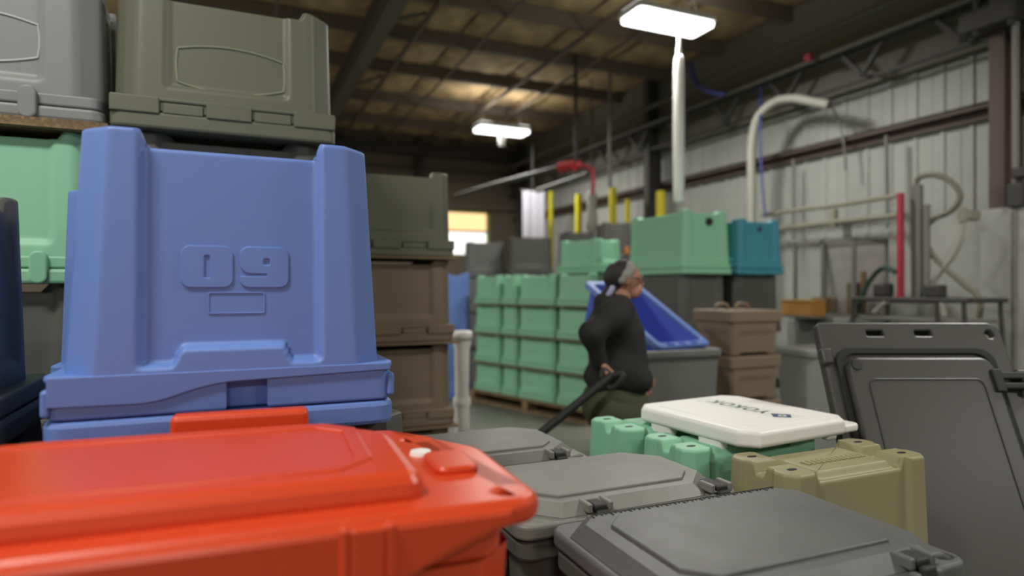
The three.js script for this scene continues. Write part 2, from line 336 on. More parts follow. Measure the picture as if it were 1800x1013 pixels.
// upside-down cooler: lid at the bottom, feet on top
function inverted(o) {
  const { name, label, cat = 'cooler', pos, turn = 0, w, d, h, mat, lidMat = mat, lidH = .05, rimH = .04, inset = .03, insetZ = inset, draft = .05, c = .05, res = 1, group, foot = .1, drop = .03, bump = 0, panel = null, tabs = 0, holes = false, lens = false, latches = [], recess = true, rimNotch = [], col = .07 } = o;
  const t = thing(name, label, cat, pos, turn, group);
  const bw = w - 2 * inset, bd = d - 2 * insetZ, bh = h - lidH - rimH + .004, y0 = lidH + rimH - .004;
  const key = [col, w, d, h, lidH, rimH, inset, insetZ, draft, c, res, foot, drop, bump].map(v => v.toFixed(3)).join();
  const rec = panel || ((f, s, y) => {
    if (!recess) return 0;
    const half = (f % 2 ? bd : bw) / 2 - c - col * (f % 2 ? .7 : 1);
    return .014 * ss(half + .01, half - .01, Math.abs(s)) * ss(.045, .065, y);
  });
  const dims = res === 3 ? { np: 420, nt: 110, nr: 60 } : res === 2 ? { np: 240, nt: 40, nr: 40 } : { np: 100, nt: 16, nr: 8, creased: .5 };
  const bg = panel ? tub({ w: bw, d: bd, h: bh, draft, c, foot, drop, bump, rec, ...dims }) : cached('b' + key + recess, () => tub({ w: bw, d: bd, h: bh, draft, c, foot, drop, bump, rec, ...dims }));
  const body = part('body', bg, mat, t); body.position.y = y0;
  const rimShape = rimNotch.length ? notched(w - .012, d - .012, .03, rimNotch) : roundRect(w - .012, d - .012, .035);
  part('rim', rimNotch.length ? slab(rimShape, rimH, .005).translate(0, lidH + .003, 0) : cached('r' + key, () => slab(rimShape, rimH, .006).translate(0, lidH + .003, 0)), mat, t);
  part('lid', cached('l' + key, () => slab(roundRect(w, d, .04), lidH, .01)), lidMat, t);
  if (tabs) { // castellated hinge: tabs hang from the rim, blocks rise from the lid
    part('rim_lip', cached('rl' + key, () => slab(roundRect(w + .004, d + .004, .036), .014, .005).translate(0, lidH + rimH - .012, 0)), mat, t);
    for (let i = 0; i < tabs; i++) {
      const x = (i / (tabs - 1) - .5) * (w * .79);
      part('hinge_tab', cached('t' + key, () => rbox(w * .2, rimH + .012, .03, .006)), mat, t).position.set(x, lidH + rimH * .5 - .003, d / 2 - .008);
      if (i < tabs - 1) part('hinge_block', cached('tb' + key, () => rbox(w * .17, rimH * .8, .03, .006)), lidMat, t).position.set(x + w * .395 / (tabs - 1), lidH + rimH * .3, d / 2 - .013);
    }
  }
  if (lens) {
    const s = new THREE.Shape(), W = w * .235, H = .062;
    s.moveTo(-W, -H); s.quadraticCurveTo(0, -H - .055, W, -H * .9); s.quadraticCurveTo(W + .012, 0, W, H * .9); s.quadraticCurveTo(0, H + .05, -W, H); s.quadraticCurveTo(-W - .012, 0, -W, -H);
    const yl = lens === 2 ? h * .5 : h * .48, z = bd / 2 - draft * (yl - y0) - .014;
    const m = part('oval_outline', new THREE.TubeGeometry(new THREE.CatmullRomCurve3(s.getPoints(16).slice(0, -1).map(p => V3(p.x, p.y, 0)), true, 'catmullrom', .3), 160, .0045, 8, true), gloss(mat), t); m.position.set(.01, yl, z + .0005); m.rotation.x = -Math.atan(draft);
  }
  for (const x of latches) {
    const g = cached('latch', () => { const s = roundRect(.052, .11, .025); return plate(s, .022, .006); });
    part('latch', g, mat, t).position.set(x, lidH + .005, bd / 2 + .004);
    part('latch_pull', cached('pull', () => rbox(.04, .03, .02, .006)), mat, t).position.set(x, lidH * .5, d / 2 + .002);
  }
  if (holes) footHoles(bw, bd, bh + y0, draft * bh / (bh + y0), foot, t);
  return t;
}
function notched(w, d, r, notches) { // rounded rectangle with cuts in its front (+z, shape -y after the turn) edge
  const a = w / 2, b = d / 2, s = new THREE.Shape();
  s.moveTo(-a + r, -b);
  for (const [x0, x1, dep] of notches) { s.lineTo(x0, -b); s.lineTo(x0, -b + dep); s.lineTo(x1, -b + dep); s.lineTo(x1, -b); }
  s.lineTo(a - r, -b); s.absarc(a - r, -b + r, r, -Math.PI / 2, 0); s.lineTo(a, b - r); s.absarc(a - r, b - r, r, 0, Math.PI / 2); s.lineTo(-a + r, b); s.absarc(-a + r, b - r, r, Math.PI / 2, Math.PI); s.lineTo(-a, -b + r); s.absarc(-a + r, -b + r, r, Math.PI, Math.PI * 1.5);
  return s;
}
const sheet = (label, x0, x1, z0, z1, y, th = .012, group) => { const m = solo('cardboard_sheet', boxUV(box(x1 - x0, th, z1 - z0, 0, th / 2, 0)), M.cardboard, label, 'cardboard sheet', group); m.position.set((x0 + x1) / 2, y, (z0 + z1) / 2); return m; };

// blue cooler standing on its lid, number moulded on the end
{
  const w = .636, d = .6, lidH = .05, rimH = .075, h = .596, inset = .026, draft = .053;
  const b = inverted({
    name: 'upturned_cooler', label: 'bright blue upside-down cooler moulded with the number 09 on its end', cat: 'cooler', pos: [.002, 1.208, -1.36 - d / 2], w, d, h, lidH, rimH, inset, insetZ: .002, draft, c: .055, foot: .1, drop: .032, res: 3, mat: M.blue,
    rimNotch: [[-.015, .06, .03]],
    panel: (f, s, y) => {
      const half = f % 2 ? .15 : .162, S = Math.abs(s);
      const yb = .024 + .033 * ss(.11, .09, S);
      return .024 * ss(half + .008, half - .008, S) * ss(yb - .007, yb + .007, y);
    },
  });
  { // skirt with a wavy lower edge in front of the rim
    const k = new THREE.Shape(); k.moveTo(-.306, .078); k.lineTo(-.17, .076); k.quadraticCurveTo(-.14, .076, -.11, .085); k.quadraticCurveTo(-.05, .107, .0, .109); k.lineTo(.308, .117); k.lineTo(.308, .132); k.lineTo(-.306, .132); k.closePath();
    part('skirt', plate(k, .016, .002).translate(0, 0, d / 2 - .0165), M.blue, b);
    const lip = roundRect(w + .004, d - .03, .035); part('rim_lip', slab(lip, .014, .005).translate(0, .118, 0), M.blue, b);
  }
  const zf = y => d / 2 - .002 - draft * (y - lidH - rimH) - .024;
  const put = (name, geo, x, y) => { const m = part(name, geo, M.number, b); m.position.set(x, y, zf(y) - .001); m.rotation.x = -Math.atan(draft); return m; };
  const zero = roundRect(.094, .084, .018); zero.holes.push(roundRect(.01, .044, .003, THREE.Path));
  put('embossed_digit', plate(zero, .0045, .002), -.05, .334);
  const n = new THREE.Shape(), a = .047, hh = .042, r = .018;
  n.moveTo(-a + r, -hh); n.lineTo(a - r, -hh); n.absarc(a - r, -hh + r, r, -Math.PI / 2, 0); n.lineTo(a, hh - r); n.absarc(a - r, hh - r, r, 0, Math.PI / 2); n.lineTo(-a + r, hh); n.absarc(-a + r, hh - r, r, Math.PI / 2, Math.PI);
  n.lineTo(-a, .012); n.quadraticCurveTo(-a, -.013, -a + .024, -.014); n.lineTo(.004, -.014); n.lineTo(.004, -.018); n.lineTo(-a, -.018); n.lineTo(-a, -hh + r); n.absarc(-a + r, -hh + r, r, Math.PI, Math.PI * 1.5);
  n.holes.push(roundRect(.012, .012, .003, THREE.Path, .004, .011));
  put('embossed_digit', plate(n, .0045, .002), .056, .334);
  const frame = roundRect(.106, .044, .004); frame.holes.push(roundRect(.1, .038, .003, THREE.Path));
  put('moulded_label_frame', plate(frame, .003, .0012), .004, .262);
  // grip pockets at the two ends of the rim
  for (const s of [-1, 1]) part('rim_grip', rbox(.016, .05, .05, .007), M.blue, b).position.set(s * (w / 2 - .008), lidH + .034, d / 2 - .032);
}
// second blue cooler just behind, seen as a sliver on the left
inverted({ name: 'upturned_cooler', label: 'second blue cooler, only a thin strip showing behind the one marked 09', pos: [-.075, 1.2, -2.27], w: .76, d: .5, h: .57, mat: M.blue, res: 2, draft: .03, inset: .02 });
const stackB = [];
// dark crate at the left edge of the picture
inverted({ name: 'upturned_cooler', label: 'dark grey cooler cut off by the left edge beside the blue 09 cooler', pos: [-.775, 1.2, -1.62], w: .76, d: .52, h: .5, inset: .04, draft: .03, mat: M.darkGrey, res: 2, latches: [.3] });
// left wall of stacked coolers
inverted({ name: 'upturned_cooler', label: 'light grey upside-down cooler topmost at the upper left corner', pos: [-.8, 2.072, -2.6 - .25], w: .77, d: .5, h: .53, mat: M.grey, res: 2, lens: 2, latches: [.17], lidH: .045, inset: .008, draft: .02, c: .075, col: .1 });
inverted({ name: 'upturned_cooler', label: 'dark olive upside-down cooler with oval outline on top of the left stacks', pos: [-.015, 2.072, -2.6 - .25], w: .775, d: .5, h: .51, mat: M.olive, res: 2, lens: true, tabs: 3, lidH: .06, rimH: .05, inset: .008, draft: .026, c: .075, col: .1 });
solo('wooden_board', boxUV(box(.8, .03, .54, -.8, 2.055, -2.85), 2), M.wood, 'tan wooden board between the mint cooler and the grey cooler at upper left', 'board');
inverted({ name: 'upturned_cooler', label: 'pale mint upside-down cooler left of the blue 09 cooler under the wooden board', pos: [-.8, 1.515, -2.85], w: .77, d: .5, h: .525, mat: M.mint, res: 2, latches: [.2], inset: .01, draft: .025, c: .075 });
const hid = inverted({ name: 'upturned_cooler', label: 'dark grey cooler low in the shade behind the blue 09 cooler', pos: [-.8, 1.01, -2.85], w: .77, d: .5, h: .505, mat: M.darkGrey, res: 1, latches: [.2], group: 'dark coolers low in the left stacks' });
for (const [x, y, z] of [[-.8, .505, -2.85], [-.8, 0, -2.85], [-.015, 1.565, -2.85], [-.015, 1.06, -2.85], [-.015, .555, -2.85], [-.015, .05, -2.85], [-.06, .695, -2.27], [-.06, .19, -2.27], [-.74, .695, -1.62], [-.74, .19, -1.62], [.03, .703, -1.64], [.03, .198, -1.64]]) copy(hid, [x, y, z]);
for (const [x, z] of [[-.015, -2.85], [-.06, -2.27], [-.74, -1.62], [.03, -1.64]]) { const h = z === -1.64 ? .198 : z < -2.5 ? .05 : .19; pallet('wooden pallet block on the floor under the left coolers', x, z, .76, .52, h, 0, 'pallets under the left coolers'); }
function pallet(label, x, z, w, d, h, turn, group) {
  const t = thing('wooden_pallet', label, 'pallet', [x, 0, z], turn, group);
  for (let i = 0; i < 5; i++) part('deck_board', cached('pd' + w + d, () => boxUV(box(w, .022, d * .17), 2)), M.wood, t).position.set(0, h - .011, (i / 4 - .5) * d * .83);
  for (let i = 0; i < 3; i++) { part('stringer', cached('ps' + d + h, () => boxUV(box(.09, h - .044, d), 2)), M.wood, t).position.set((i / 2 - .5) * (w - .1), h / 2, 0); }
  for (let i = 0; i < 3; i++) part('bottom_board', cached('pb' + w + d, () => boxUV(box(w, .022, d * .15), 2)), M.wood, t).position.set(0, .011, (i / 2 - .5) * d * .85);
  return t;
}
// middle stack: olive over brown
{
  const x = .755, z = -3.41 - .25, w = .77, d = .5;
  inverted({ name: 'upturned_cooler', label: 'olive green upside-down cooler on top of the brown stack', pos: [x, 1.672, z], w, d, h: .475, mat: M.olive, res: 2, tabs: 3, inset: .012, draft: .02 });
  sheet('cardboard sheet between the olive cooler and the upper brown cooler', x - .4, x + .4, z - .27, z + .28, 1.66);
  const b1 = inverted({ name: 'upturned_cooler', label: 'brown cooler directly under the olive cooler in the middle stack', pos: [x, 1.203, z], w, d, h: .457, mat: M.brown, res: 2, tabs: 3, inset: .012, draft: .012 });
  sheet('cardboard sheet between the two brown coolers of the middle stack', x - .4, x + .41, z - .27, z + .275, 1.191);
  copy(b1, [x, .734, z], 0, 'second brown cooler down in the stack right of the blue 09 cooler');
  sheet('cardboard sheet under the second brown cooler of the middle stack', x - .4, x + .4, z - .27, z + .27, .722);
  copy(b1, [x, .265, z], 0, 'lowest brown cooler of the middle stack behind the dark lids');
  pallet('wooden pallet under the brown cooler stack', x, z, .8, .56, .265, 0);
}
{ // white flared post
  const p = at(812, 700, 4.15), t = thing('white_post', 'white plastic post with flared collars beside the brown cooler stack', 'post', [p.x, 0, p.z]);
  const prof = [[.06, 0], [.075, .02], [.05, .06], [.042, .3], [.048, .72], [.058, .74], [.058, .78], [.045, .8], [.05, 1.1], [.062, 1.16]];
  part('shaft', lathe(prof, 28), M.white, t); part('collar', lathe([[.0, 1.15], [.064, 1.16], [.07, 1.19], [.064, 1.22], [0, 1.222]], 28), M.white, t);
}

// upright coolers with their lids up front
function lidPlan(w, d, r, holeInset, hole = .012) {
  const s = roundRect(w, d, r);
  for (const sx of [-1, 1]) for (const sz of [-1, 1]) { const h = new THREE.Path(); h.absellipse(sx * (w / 2 - holeInset), sz * (d / 2 - holeInset), hole * 1.5, hole, 0, Math.PI * 2, true); s.holes.push(h); }
  return s;
}
function upright({ label, pos, turn = 0, w, d, mat, lidMat, h = .5, base = .035, rise = .03, cut = .09, ruler = false, latchAt = [-.19, .2], name = 'cooler', group, edge = .03 }) {
  const t = thing(name, label, 'cooler', pos, turn, group); // pos = centre of the lid's top, y = top height
  const yTop = 0, lidT = base + rise;
  const bh = h - lidT, body = part('body', tub({ w: w - .05, d: d - .05, h: bh, draft: .05, c: .05, foot: .09, drop: .02, np: 240, nt: 40, nr: 14, rec: (f, s, y) => { const half = (f % 2 ? d : w) / 2 - .14; return .014 * ss(half + .01, half - .01, Math.abs(s)) * ss(.08, .1, y); } }).rotateX(Math.PI), mat, t);
  body.position.y = -lidT - .006;
  part('body_rim', slab(roundRect(w - .014, d - .014, .04), .045, .008).translate(0, -lidT - .05, 0), mat, t);
  const lid = part('lid', boxUV(slab(lidPlan(w, d, .04, .034), base, .008, 3).translate(0, -lidT, 0)), lidMat, t);
  // stepped top with cut corners
  part('lid_step', boxUV(plateau(chamferRect(w - .028, d - .028, cut), rise - .003, edge).translate(0, -rise, 0)), lidMat, lid);
  part('top_panel', boxUV(slab(chamferRect(w - .17, d - .15, .05), .012, .003, 2).translate(0, -.0085, 0)), lidMat, lid);
  for (const x of latchAt) {
    const k = part('latch', [rbox(.034, .014, .07, .005, x, -.012, d / 2 - .035), rbox(.034, .06, .016, .006, x, -.045, d / 2 + .006)], M.rubber, t);
    part('latch_keeper', [rbox(.014, .022, .05, .004, x - .028, -.012, d / 2 - .026), rbox(.014, .022, .05, .004, x + .028, -.012, d / 2 - .026), rbox(.016, .05, .02, .005, x - .028, -.05, d / 2 + .002), rbox(.016, .05, .02, .005, x + .028, -.05, d / 2 + .002)], lidMat, k);
  }
  if (ruler) {
    const g = [];
    for (let i = 0; i <= 42; i++) { const L = i % 4 === 0 ? .016 : i % 2 ? .007 : .01; g.push(box(.0022, .0014, L, -w / 2 + .08 + i * (w - .17) / 42, -.0015, -d / 2 + .05 + L / 2)); }
    g.push(box(w - .16, .0014, .0018, 0, -.0015, -d / 2 + .05));
    const m = part('ruler_marks', g, M.rubber, lid); m.userData.kind = 'stuff';
  }
  for (const s of [-1, 1]) part('side_handle', [rbox(.02, .03, .16, .008, s * (w / 2 + .004), -.13, 0), rbox(.03, .05, .03, .008, s * (w / 2 - .008), -.115, .07), rbox(.03, .05, .03, .008, s * (w / 2 - .008), -.115, -.07)], M.darkGrey, t);
  return t;
}
upright({ label: 'nearest dark grey cooler with ruler marks along its lid at lower right', pos: [.97, 1.006, -1.012], turn: -1 * D2R, w: .68, d: .475, cut: .065, mat: M.darkGrey, lidMat: M.slate, h: .5, ruler: true, latchAt: [-.14, .2] });
upright({ label: 'middle grey cooler with two open front latches behind the ruler-marked lid', pos: [.895, 1.0, -1.487], w: .635, d: .42, mat: M.darkGrey, lidMat: M.slateWarm, h: .5, latchAt: [-.11, .25], cut: .1 });
upright({ label: 'farthest of the three dark lidded coolers, right behind the red lid', pos: [.72, 1.0, -1.945], w: .62, d: .43, mat: M.darkGrey, lidMat: M.slateWarm, h: .5 });

function backCut(w, d, r, cx, cz) { // rounded front corners, long cuts at the back corners (shape +y is the back)
  const a = w / 2, b = d / 2, s = new THREE.Shape();
  s.moveTo(-a + r, -b); s.lineTo(a - r, -b); s.absarc(a - r, -b + r, r, -Math.PI / 2, 0); s.lineTo(a, b - cz - .03); s.quadraticCurveTo(a, b - cz, a - .02, b - cz + .03); s.lineTo(a - cx - .02, b - .015); s.quadraticCurveTo(a - cx - .03, b, a - cx - .07, b);
  s.lineTo(-a + cx + .07, b); s.quadraticCurveTo(-a + cx + .03, b, -a + cx + .02, b - .015); s.lineTo(-a + .02, b - cz + .03); s.quadraticCurveTo(-a, b - cz, -a, b - cz - .03); s.lineTo(-a, -b + r); s.absarc(-a + r, -b + r, r, Math.PI, Math.PI * 1.5);
  return s;
}
// red cooler nearest the lens, lid slightly ajar
{
  const th = -3 * D2R, w = .9, d = .5, corner = atY(944, 862, 1.222);
  const ex = V3(Math.cos(th), 0, -Math.sin(th)), ez = V3(Math.sin(th), 0, Math.cos(th));
  const c = corner.clone().addScaledVector(ex, -w / 2 + .012).addScaledVector(ez, -d / 2 + .012);
  const t = thing('red_cooler', 'glossy orange-red cooler with stepped lid filling the lower left foreground', 'cooler', [c.x, 1.222, c.z], th);
  const body = part('body', tub({ w: w - .04, d: d - .09, h: .45, draft: .05, c: .06, foot: .09, drop: .02, np: 300, nt: 50, nr: 12, rec: (f, s, y) => { const half = (f % 2 ? d : w) / 2 - .16; return .016 * ss(half + .01, half - .01, Math.abs(s)) * ss(.09, .11, y); } }).rotateX(Math.PI), M.red, t); body.position.y = -.1;
  part('body_rim', slab(roundRect(w - .045, d - .06, .05), .05, .012, 3).translate(-.016, -.106, -.02), M.red, t);
  part('gasket', slab(roundRect(w - .1, d - .11, .05), .03, .008).translate(-.02, -.064, -.02), M.grey, t);
  const s = backCut(w, d, .045, .1, .2);
  for (const [x, z] of [[w / 2 - .04, d / 2 - .045], [w / 2 - .1, -(d / 2 - .11)], [-(w / 2 - .04), d / 2 - .045], [-(w / 2 - .04), -(d / 2 - .05)]]) { const h = new THREE.Path(); h.absellipse(x, -z, .017, .012, 0, Math.PI * 2, true); s.holes.push(h); }
  const lid = part('lid', slab(s, .036, .014, 4).translate(0, -.041, 0), M.red, t);
  lid.rotation.z = -.004;
  { const k = new THREE.Shape(), W2 = w / 2; k.moveTo(-W2 + .05, -.012); k.lineTo(W2 - .05, -.012); k.lineTo(W2 - .05, -.036); k.quadraticCurveTo(W2 - .1, -.045, W2 - .2, -.09); k.quadraticCurveTo(W2 - .22, -.1, W2 - .27, -.1); k.lineTo(-W2 + .22, -.1); k.quadraticCurveTo(-W2 + .12, -.07, -W2 + .05, -.036); k.closePath();
    part('front_skirt', plate(k, .03, .009).translate(0, 0, d / 2 - .024), M.red, lid); }
  part('lid_step', plateau(backCut(w - .2, d - .1, .03, .09, .13), .03, .022, 3).translate(-.055, 0, 0), M.red, lid);
  const ring = chamferRect(w - .32, d - .19, .05); ring.holes.push(chamferRect(w - .37, d - .24, .04, THREE.Path));
  part('lid_ridge', slab(ring, .008, .0035).translate(-.055, .026, 0), M.red, lid);
  part('corner_boss', slab(roundRect(.07, .11, .02), .014, .006, 3).translate(w / 2 - .085, -.008, .05), M.red, lid);
  part('hinge', [rbox(.235, .05, .04, .012, .045, .026, -d / 2 + .012), rbox(.2, .03, .03, .01, .045, .005, -d / 2 - .006)], M.red, lid);
  for (const x of [.18, .235]) part('latch_rib', rbox(.014, .07, .03, .006, x, -.045, d / 2 - .004), M.red, lid);
  part('latch', [rbox(.045, .085, .018, .006, .2075, -.055, d / 2 + .002)], M.red, lid);
  part('latch_slot', rbox(.05, .03, .016, .005, .2075, -.112, d / 2 - .012), M.black, t);
  part('painted_glint', new THREE.CylinderGeometry(.017, .02, .008, 24).translate(w / 2 - .115, -.003, -.03), M.white, lid);  // white disc standing in for a specular glint on the lid
}
// supports below the frame
function support(label, x0, x1, z0, z1, y) { const t = thing('work_table', label, 'table', [(x0 + x1) / 2, 0, (z0 + z1) / 2]); part('table_top', boxUV(box(x1 - x0, .04, z1 - z0, 0, y - .02, 0), 2), M.wood, t); for (const sx of [-1, 1]) for (const sz of [-1, 1]) part('leg', box(.06, y - .04, .06, sx * ((x1 - x0) / 2 - .06), (y - .04) / 2, sz * ((z1 - z0) / 2 - .06)), M.steelDark, t); return t; }
support('low wooden work table holding the dark lidded coolers', .36, 1.72, -2.22, -.72, .499);
support('low table beside the khaki cooler carrying the leaning lid', 1.76, 2.95, -2.05, -.85, .408);
support('wooden table under the red cooler', -.7, .33, -1.3, -.62, .671);

// inverted small coolers: khaki and two mint, in a row
{
  const base = { w: .6, d: .3, h: .51, inset: .012, lidH: .045, rimH: .03, c: .032, foot: .105, drop: .03, bump: .02, draft: .03, res: 3, holes: true, recess: true };
  inverted({ ...base, name: 'upturned_cooler', label: 'khaki tan upside-down cooler with oval foot holes under the white lid', pos: [1.6, .5, -1.345], mat: M.khaki });
  part('embossed_marks', Array.from({ length: 12 }, (_, i) => rbox(.012, .006, .03, .002, -.11 + i * .02, .5015, .02)), M.khaki, scene.children[scene.children.length - 1]).userData.kind = 'stuff';
  inverted({ ...base, name: 'upturned_cooler', label: 'nearer mint upside-down cooler half under the white lid', pos: [1.52, .5, -1.66], mat: M.mint });
  inverted({ ...base, name: 'upturned_cooler', label: 'farther mint upside-down cooler behind the white lid', pos: [1.5, .5, -1.97], mat: M.mint });
}
// white lid lying across them
{
  const th = 5 * D2R, w = .5, d = .54, top = 1.068, near = atY(1318, 762, top);
  const ex = V3(Math.cos(th), 0, -Math.sin(th)), ez = V3(Math.sin(th), 0, Math.cos(th));
  const c = near.clone().addScaledVector(ex, w / 2).addScaledVector(ez, -d / 2);
  const t = thing('lid', 'white cooler lid with green lettering lying on the mint and khaki coolers', 'lid', [c.x, top, c.z], th);
  const b = part('lid_slab', slab(chamferRect(w, d, .05), .054, .015, 5).translate(0, -.054, 0), M.white, t);
  for (const [x, z] of [[w / 2 - .01, d / 2 - .045], [-w / 2 + .13, -d / 2 + .012], [w / 2 - .03, -d / 2 + .03]]) { // tie-down ears at the corners
    const e = roundRect(.1, .085, .025), hl = new THREE.Path(); hl.absellipse(.018, 0, .011, .009, 0, Math.PI * 2, true); e.holes.push(hl);
    part('corner_ear', slab(e, .026, .008, 3).translate(x, -.05, z), M.white, b);
  }
  part('top_panel', slab(chamferRect(w - .1, d - .09, .04), .006, .003).translate(.01, -.0045, 0), M.white, b);
  for (const z of [-.13, .1]) part('latch_block', [rbox(.04, .045, .1, .012, -w / 2 + .026, -.064, z), rbox(.03, .03, .07, .01, -w / 2 + .05, -.066, z)], M.white, t);
  part('hinge_block', rbox(.05, .03, .03, .01, w / 2 - .09, -.056, d / 2 - .03), M.white, t);
  // printed lettering and logo, read from the far side
  const cv = document.createElement('canvas'); cv.width = 1024; cv.height = 256; const g = cv.getContext('2d');
  g.fillStyle = '#e6e4dc'; g.fillRect(0, 0, 1024, 256);
  g.fillStyle = '#1c4a3c'; g.font = 'bold 190px sans-serif'; g.textBaseline = 'middle'; g.textAlign = 'left'; g.fillText('YOKOK', 250, 136);
  g.fillStyle = '#1f3f63'; g.beginPath(); g.moveTo(20, 128); g.lineTo(110, 30); g.lineTo(225, 128); g.lineTo(110, 226); g.fill();
  g.fillStyle = '#e6e4dc'; g.beginPath(); g.arc(112, 132, 34, 0, 7); g.fill();
  g.fillStyle = '#1f3f63'; g.fillRect(98, 118, 28, 28);
  const tx = new THREE.CanvasTexture(cv); tx.colorSpace = THREE.SRGBColorSpace;
  const lab = new THREE.PlaneGeometry(.42, .11).rotateX(-Math.PI / 2).rotateY(-Math.PI / 2 - Math.PI); // baseline along z
  const m = part('printed_logo', lab, new THREE.MeshStandardMaterial({ map: tx, roughness: .42 }), t); m.position.set(.05, .0021, -.02);
}
// big dark lid leaning back, underside to the camera
{
  const W = .683, L = 1.06, lean = 25 * D2R, topC = at(1594, 566, 2.4);
  const t = thing('lid', 'large dark grey lid leaning upright, its underside with gasket facing us', 'lid', [0, 0, 0], 0);
  t.rotation.order = 'YXZ'; t.rotation.set(-lean, -YAW, 0);
  const up = V3(0, 1, 0).applyEuler(t.rotation); t.position.copy(topC).addScaledVector(up, -L);
  const s = new THREE.Shape(), a = W / 2, r = .05; s.moveTo(-a, 0); s.lineTo(a, 0); s.lineTo(a, L - r); s.absarc(a - r, L - r, r, 0, Math.PI / 2); s.lineTo(-a + .012, L); s.lineTo(-a, L - .012); s.closePath();
  for (const x of [-.13, .05]) s.holes.push(roundRect(.062, .02, .004, THREE.Path, x, L - .044));
  const hc = new THREE.Path(); hc.absarc(a - .045, L - .048, .015, 0, Math.PI * 2, true); s.holes.push(hc);
  const slabM = part('lid_slab', plate(s, .04, .007).translate(0, 0, -.04), M.lean, t);
  part('slot_back', [box(.4, .04, .004, -.04, L - .044, -.036), box(.05, .05, .004, a - .045, L - .048, -.036)], M.black, slabM);
  const inS = (w, l, rr, cls) => roundRect(w, l, rr, cls, -.012, .03 + l / 2);
  const ring = inS(W - .1, L - .135, .06); ring.holes.push(inS(W - .145, L - .16, .05, THREE.Path));
  part('gasket', plate(ring, .012, .004), M.gasket, slabM);
  const plug = inS(W - .15, L - .175, .05);
  const pl = part('inner_plug', new THREE.ExtrudeGeometry(plug, { depth: .012, bevelEnabled: true, bevelSize: .014, bevelThickness: .022, bevelOffset: -.014, bevelSegments: 3, curveSegments: 10 }), M.lean, t);
  const rg = roundRect(W - .27, L - .33, .03, THREE.Shape, -.012, .1 + (L - .33) / 2); rg.holes.push(roundRect(W - .282, L - .342, .026, THREE.Path, -.012, .1 + (L - .33) / 2));
  part('panel_ridge', plate(rg, .005, .002).translate(0, 0, .033), M.lean, pl);
  part('round_plug', new THREE.CylinderGeometry(.018, .02, .008, 20).rotateX(Math.PI / 2).translate(-W / 2 + .095, L - .18, .036), M.rubber, pl);
  // rubber latches on both long edges
  const latch = (x, y, s) => {
    const k = part('rubber_latch', [rbox(.1, .026, .02, .006, x, y + .026, .03), rbox(.1, .022, .02, .006, x, y - .012, .03), rbox(.034, .085, .028, .007, x - s * .06, y + .006, .034), rbox(.03, .06, .03, .008, x + s * .045, y + .006, .026)], M.rubber, t);
    part('latch_mount', rbox(.05, .1, .05, .01, x + s * .055, y + .006, -.005), M.lean, k);
  };
  latch(a - .04, L - .245, 1);
  part('hole_plug', new THREE.CylinderGeometry(.012, .012, .004, 16).rotateX(Math.PI / 2).translate(a - .042, L - .05, -.03), M.white, slabM);
  part('hinge_post', rbox(.04, .06, .045, .01, -a + .004, L - .14, .004), M.lean, t);
}
inverted({ name: 'upturned_cooler', label: 'dark cooler hidden behind the leaning lid and propping it', pos: [2.49, .408, -1.69], turn: -YAW, w: .5, d: .4, h: .5, mat: M.darkGrey, res: 1, lidH: .06 });

// ------------------------------------------------------------------ farther stacks
{ // mint coolers on the long pallet
  const o = V3(2.94, 0, -8.03), dir = V3(.316, 0, .949), nrm = V3(-.949, 0, .316), th = -71.6 * D2R, D = .62;
  const P = (t, y) => { const p = o.clone().addScaledVector(dir, t).addScaledVector(nrm, -D / 2); return [p.x, y, p.z]; };
  { const p = P(1.06, 0); pallet('long wooden pallet under the wall of mint coolers', p[0], p[2], 2.16, D + .1, .15, th); }
  const cols = [[0, .53], [.54, .85], [.86, 1.51], [1.52, 2.12]], rowName = ['bottom', 'second', 'third', 'top'], colName = ['left', 'narrow second', 'wide third', 'right'];
  for (let c = 0; c < 4; c++) {
    const w = cols[c][1] - cols[c][0] - .008;
    let first = null;
    for (let r = 0; r < 4; r++) {
      const label = `mint green cooler in the ${rowName[r]} row and ${colName[c]} column of the mint wall`, pos = P((cols[c][0] + cols[c][1]) / 2, .15 + r * .381);
      if (!first) first = inverted({ name: 'stacked_cooler', label, pos, turn: th, w, d: D, h: .37, mat: M.mint, res: 1, inset: .014, draft: .03, foot: .08, c: .035, drop: .02, lidH: .05, recess: w > .4, group: 'mint coolers on the long pallet' });
      else copy(first, pos, th, label);
    }
  }
  for (let r = 1; r < 4; r++) { const p = P(1.06, .15 + r * .381 - .0105); const m = solo('cardboard_sheet', boxUV(box(2.18, .0105, D + .08, 0, .005, 0)), M.cardboard, `cardboard sheet under the ${['', 'second', 'third', 'top'][r]} row of mint coolers`, 'cardboard sheet'); m.position.set(...p); m.rotation.y = th; }
  inverted({ name: 'stacked_cooler', label: 'single large mint cooler sitting on top of the mint wall', pos: P(1.78, 1.667), turn: th, w: .66, d: .45, h: .385, mat: M.mint, res: 1, inset: .016, draft: .03, c: .04, drop: .015 });
}
function behind(px, d, top, w, dep, mat, label, n, low, group) { // a stack seen over the mint wall
  const p = at(px, 506, d), hh = top / n;
  const f = inverted({ name: 'stacked_cooler', label, pos: [p.x, top - hh, p.z], turn: -.3, w, d: dep, h: hh, mat, res: 1, drop: .014, inset: .016, draft: .03 });
  for (let i = 0; i < n - 1; i++) copy(f, [p.x, hh * i, p.z], undefined, low, group);
  return f;
}
const LOW = 'cooler lower down in the stacks hidden behind the mint wall', LG = 'coolers hidden behind the mint wall';
behind(929, 9.9, 2.27, .7, .5, M.charcoal, 'charcoal cooler showing above the mint wall left of the mint cooler', 4, LOW, LG);
behind(851, 10.3, 2.23, .66, .5, M.binGrey, 'mid grey cooler at the left end above the mint wall below the window', 4, LOW, LG);
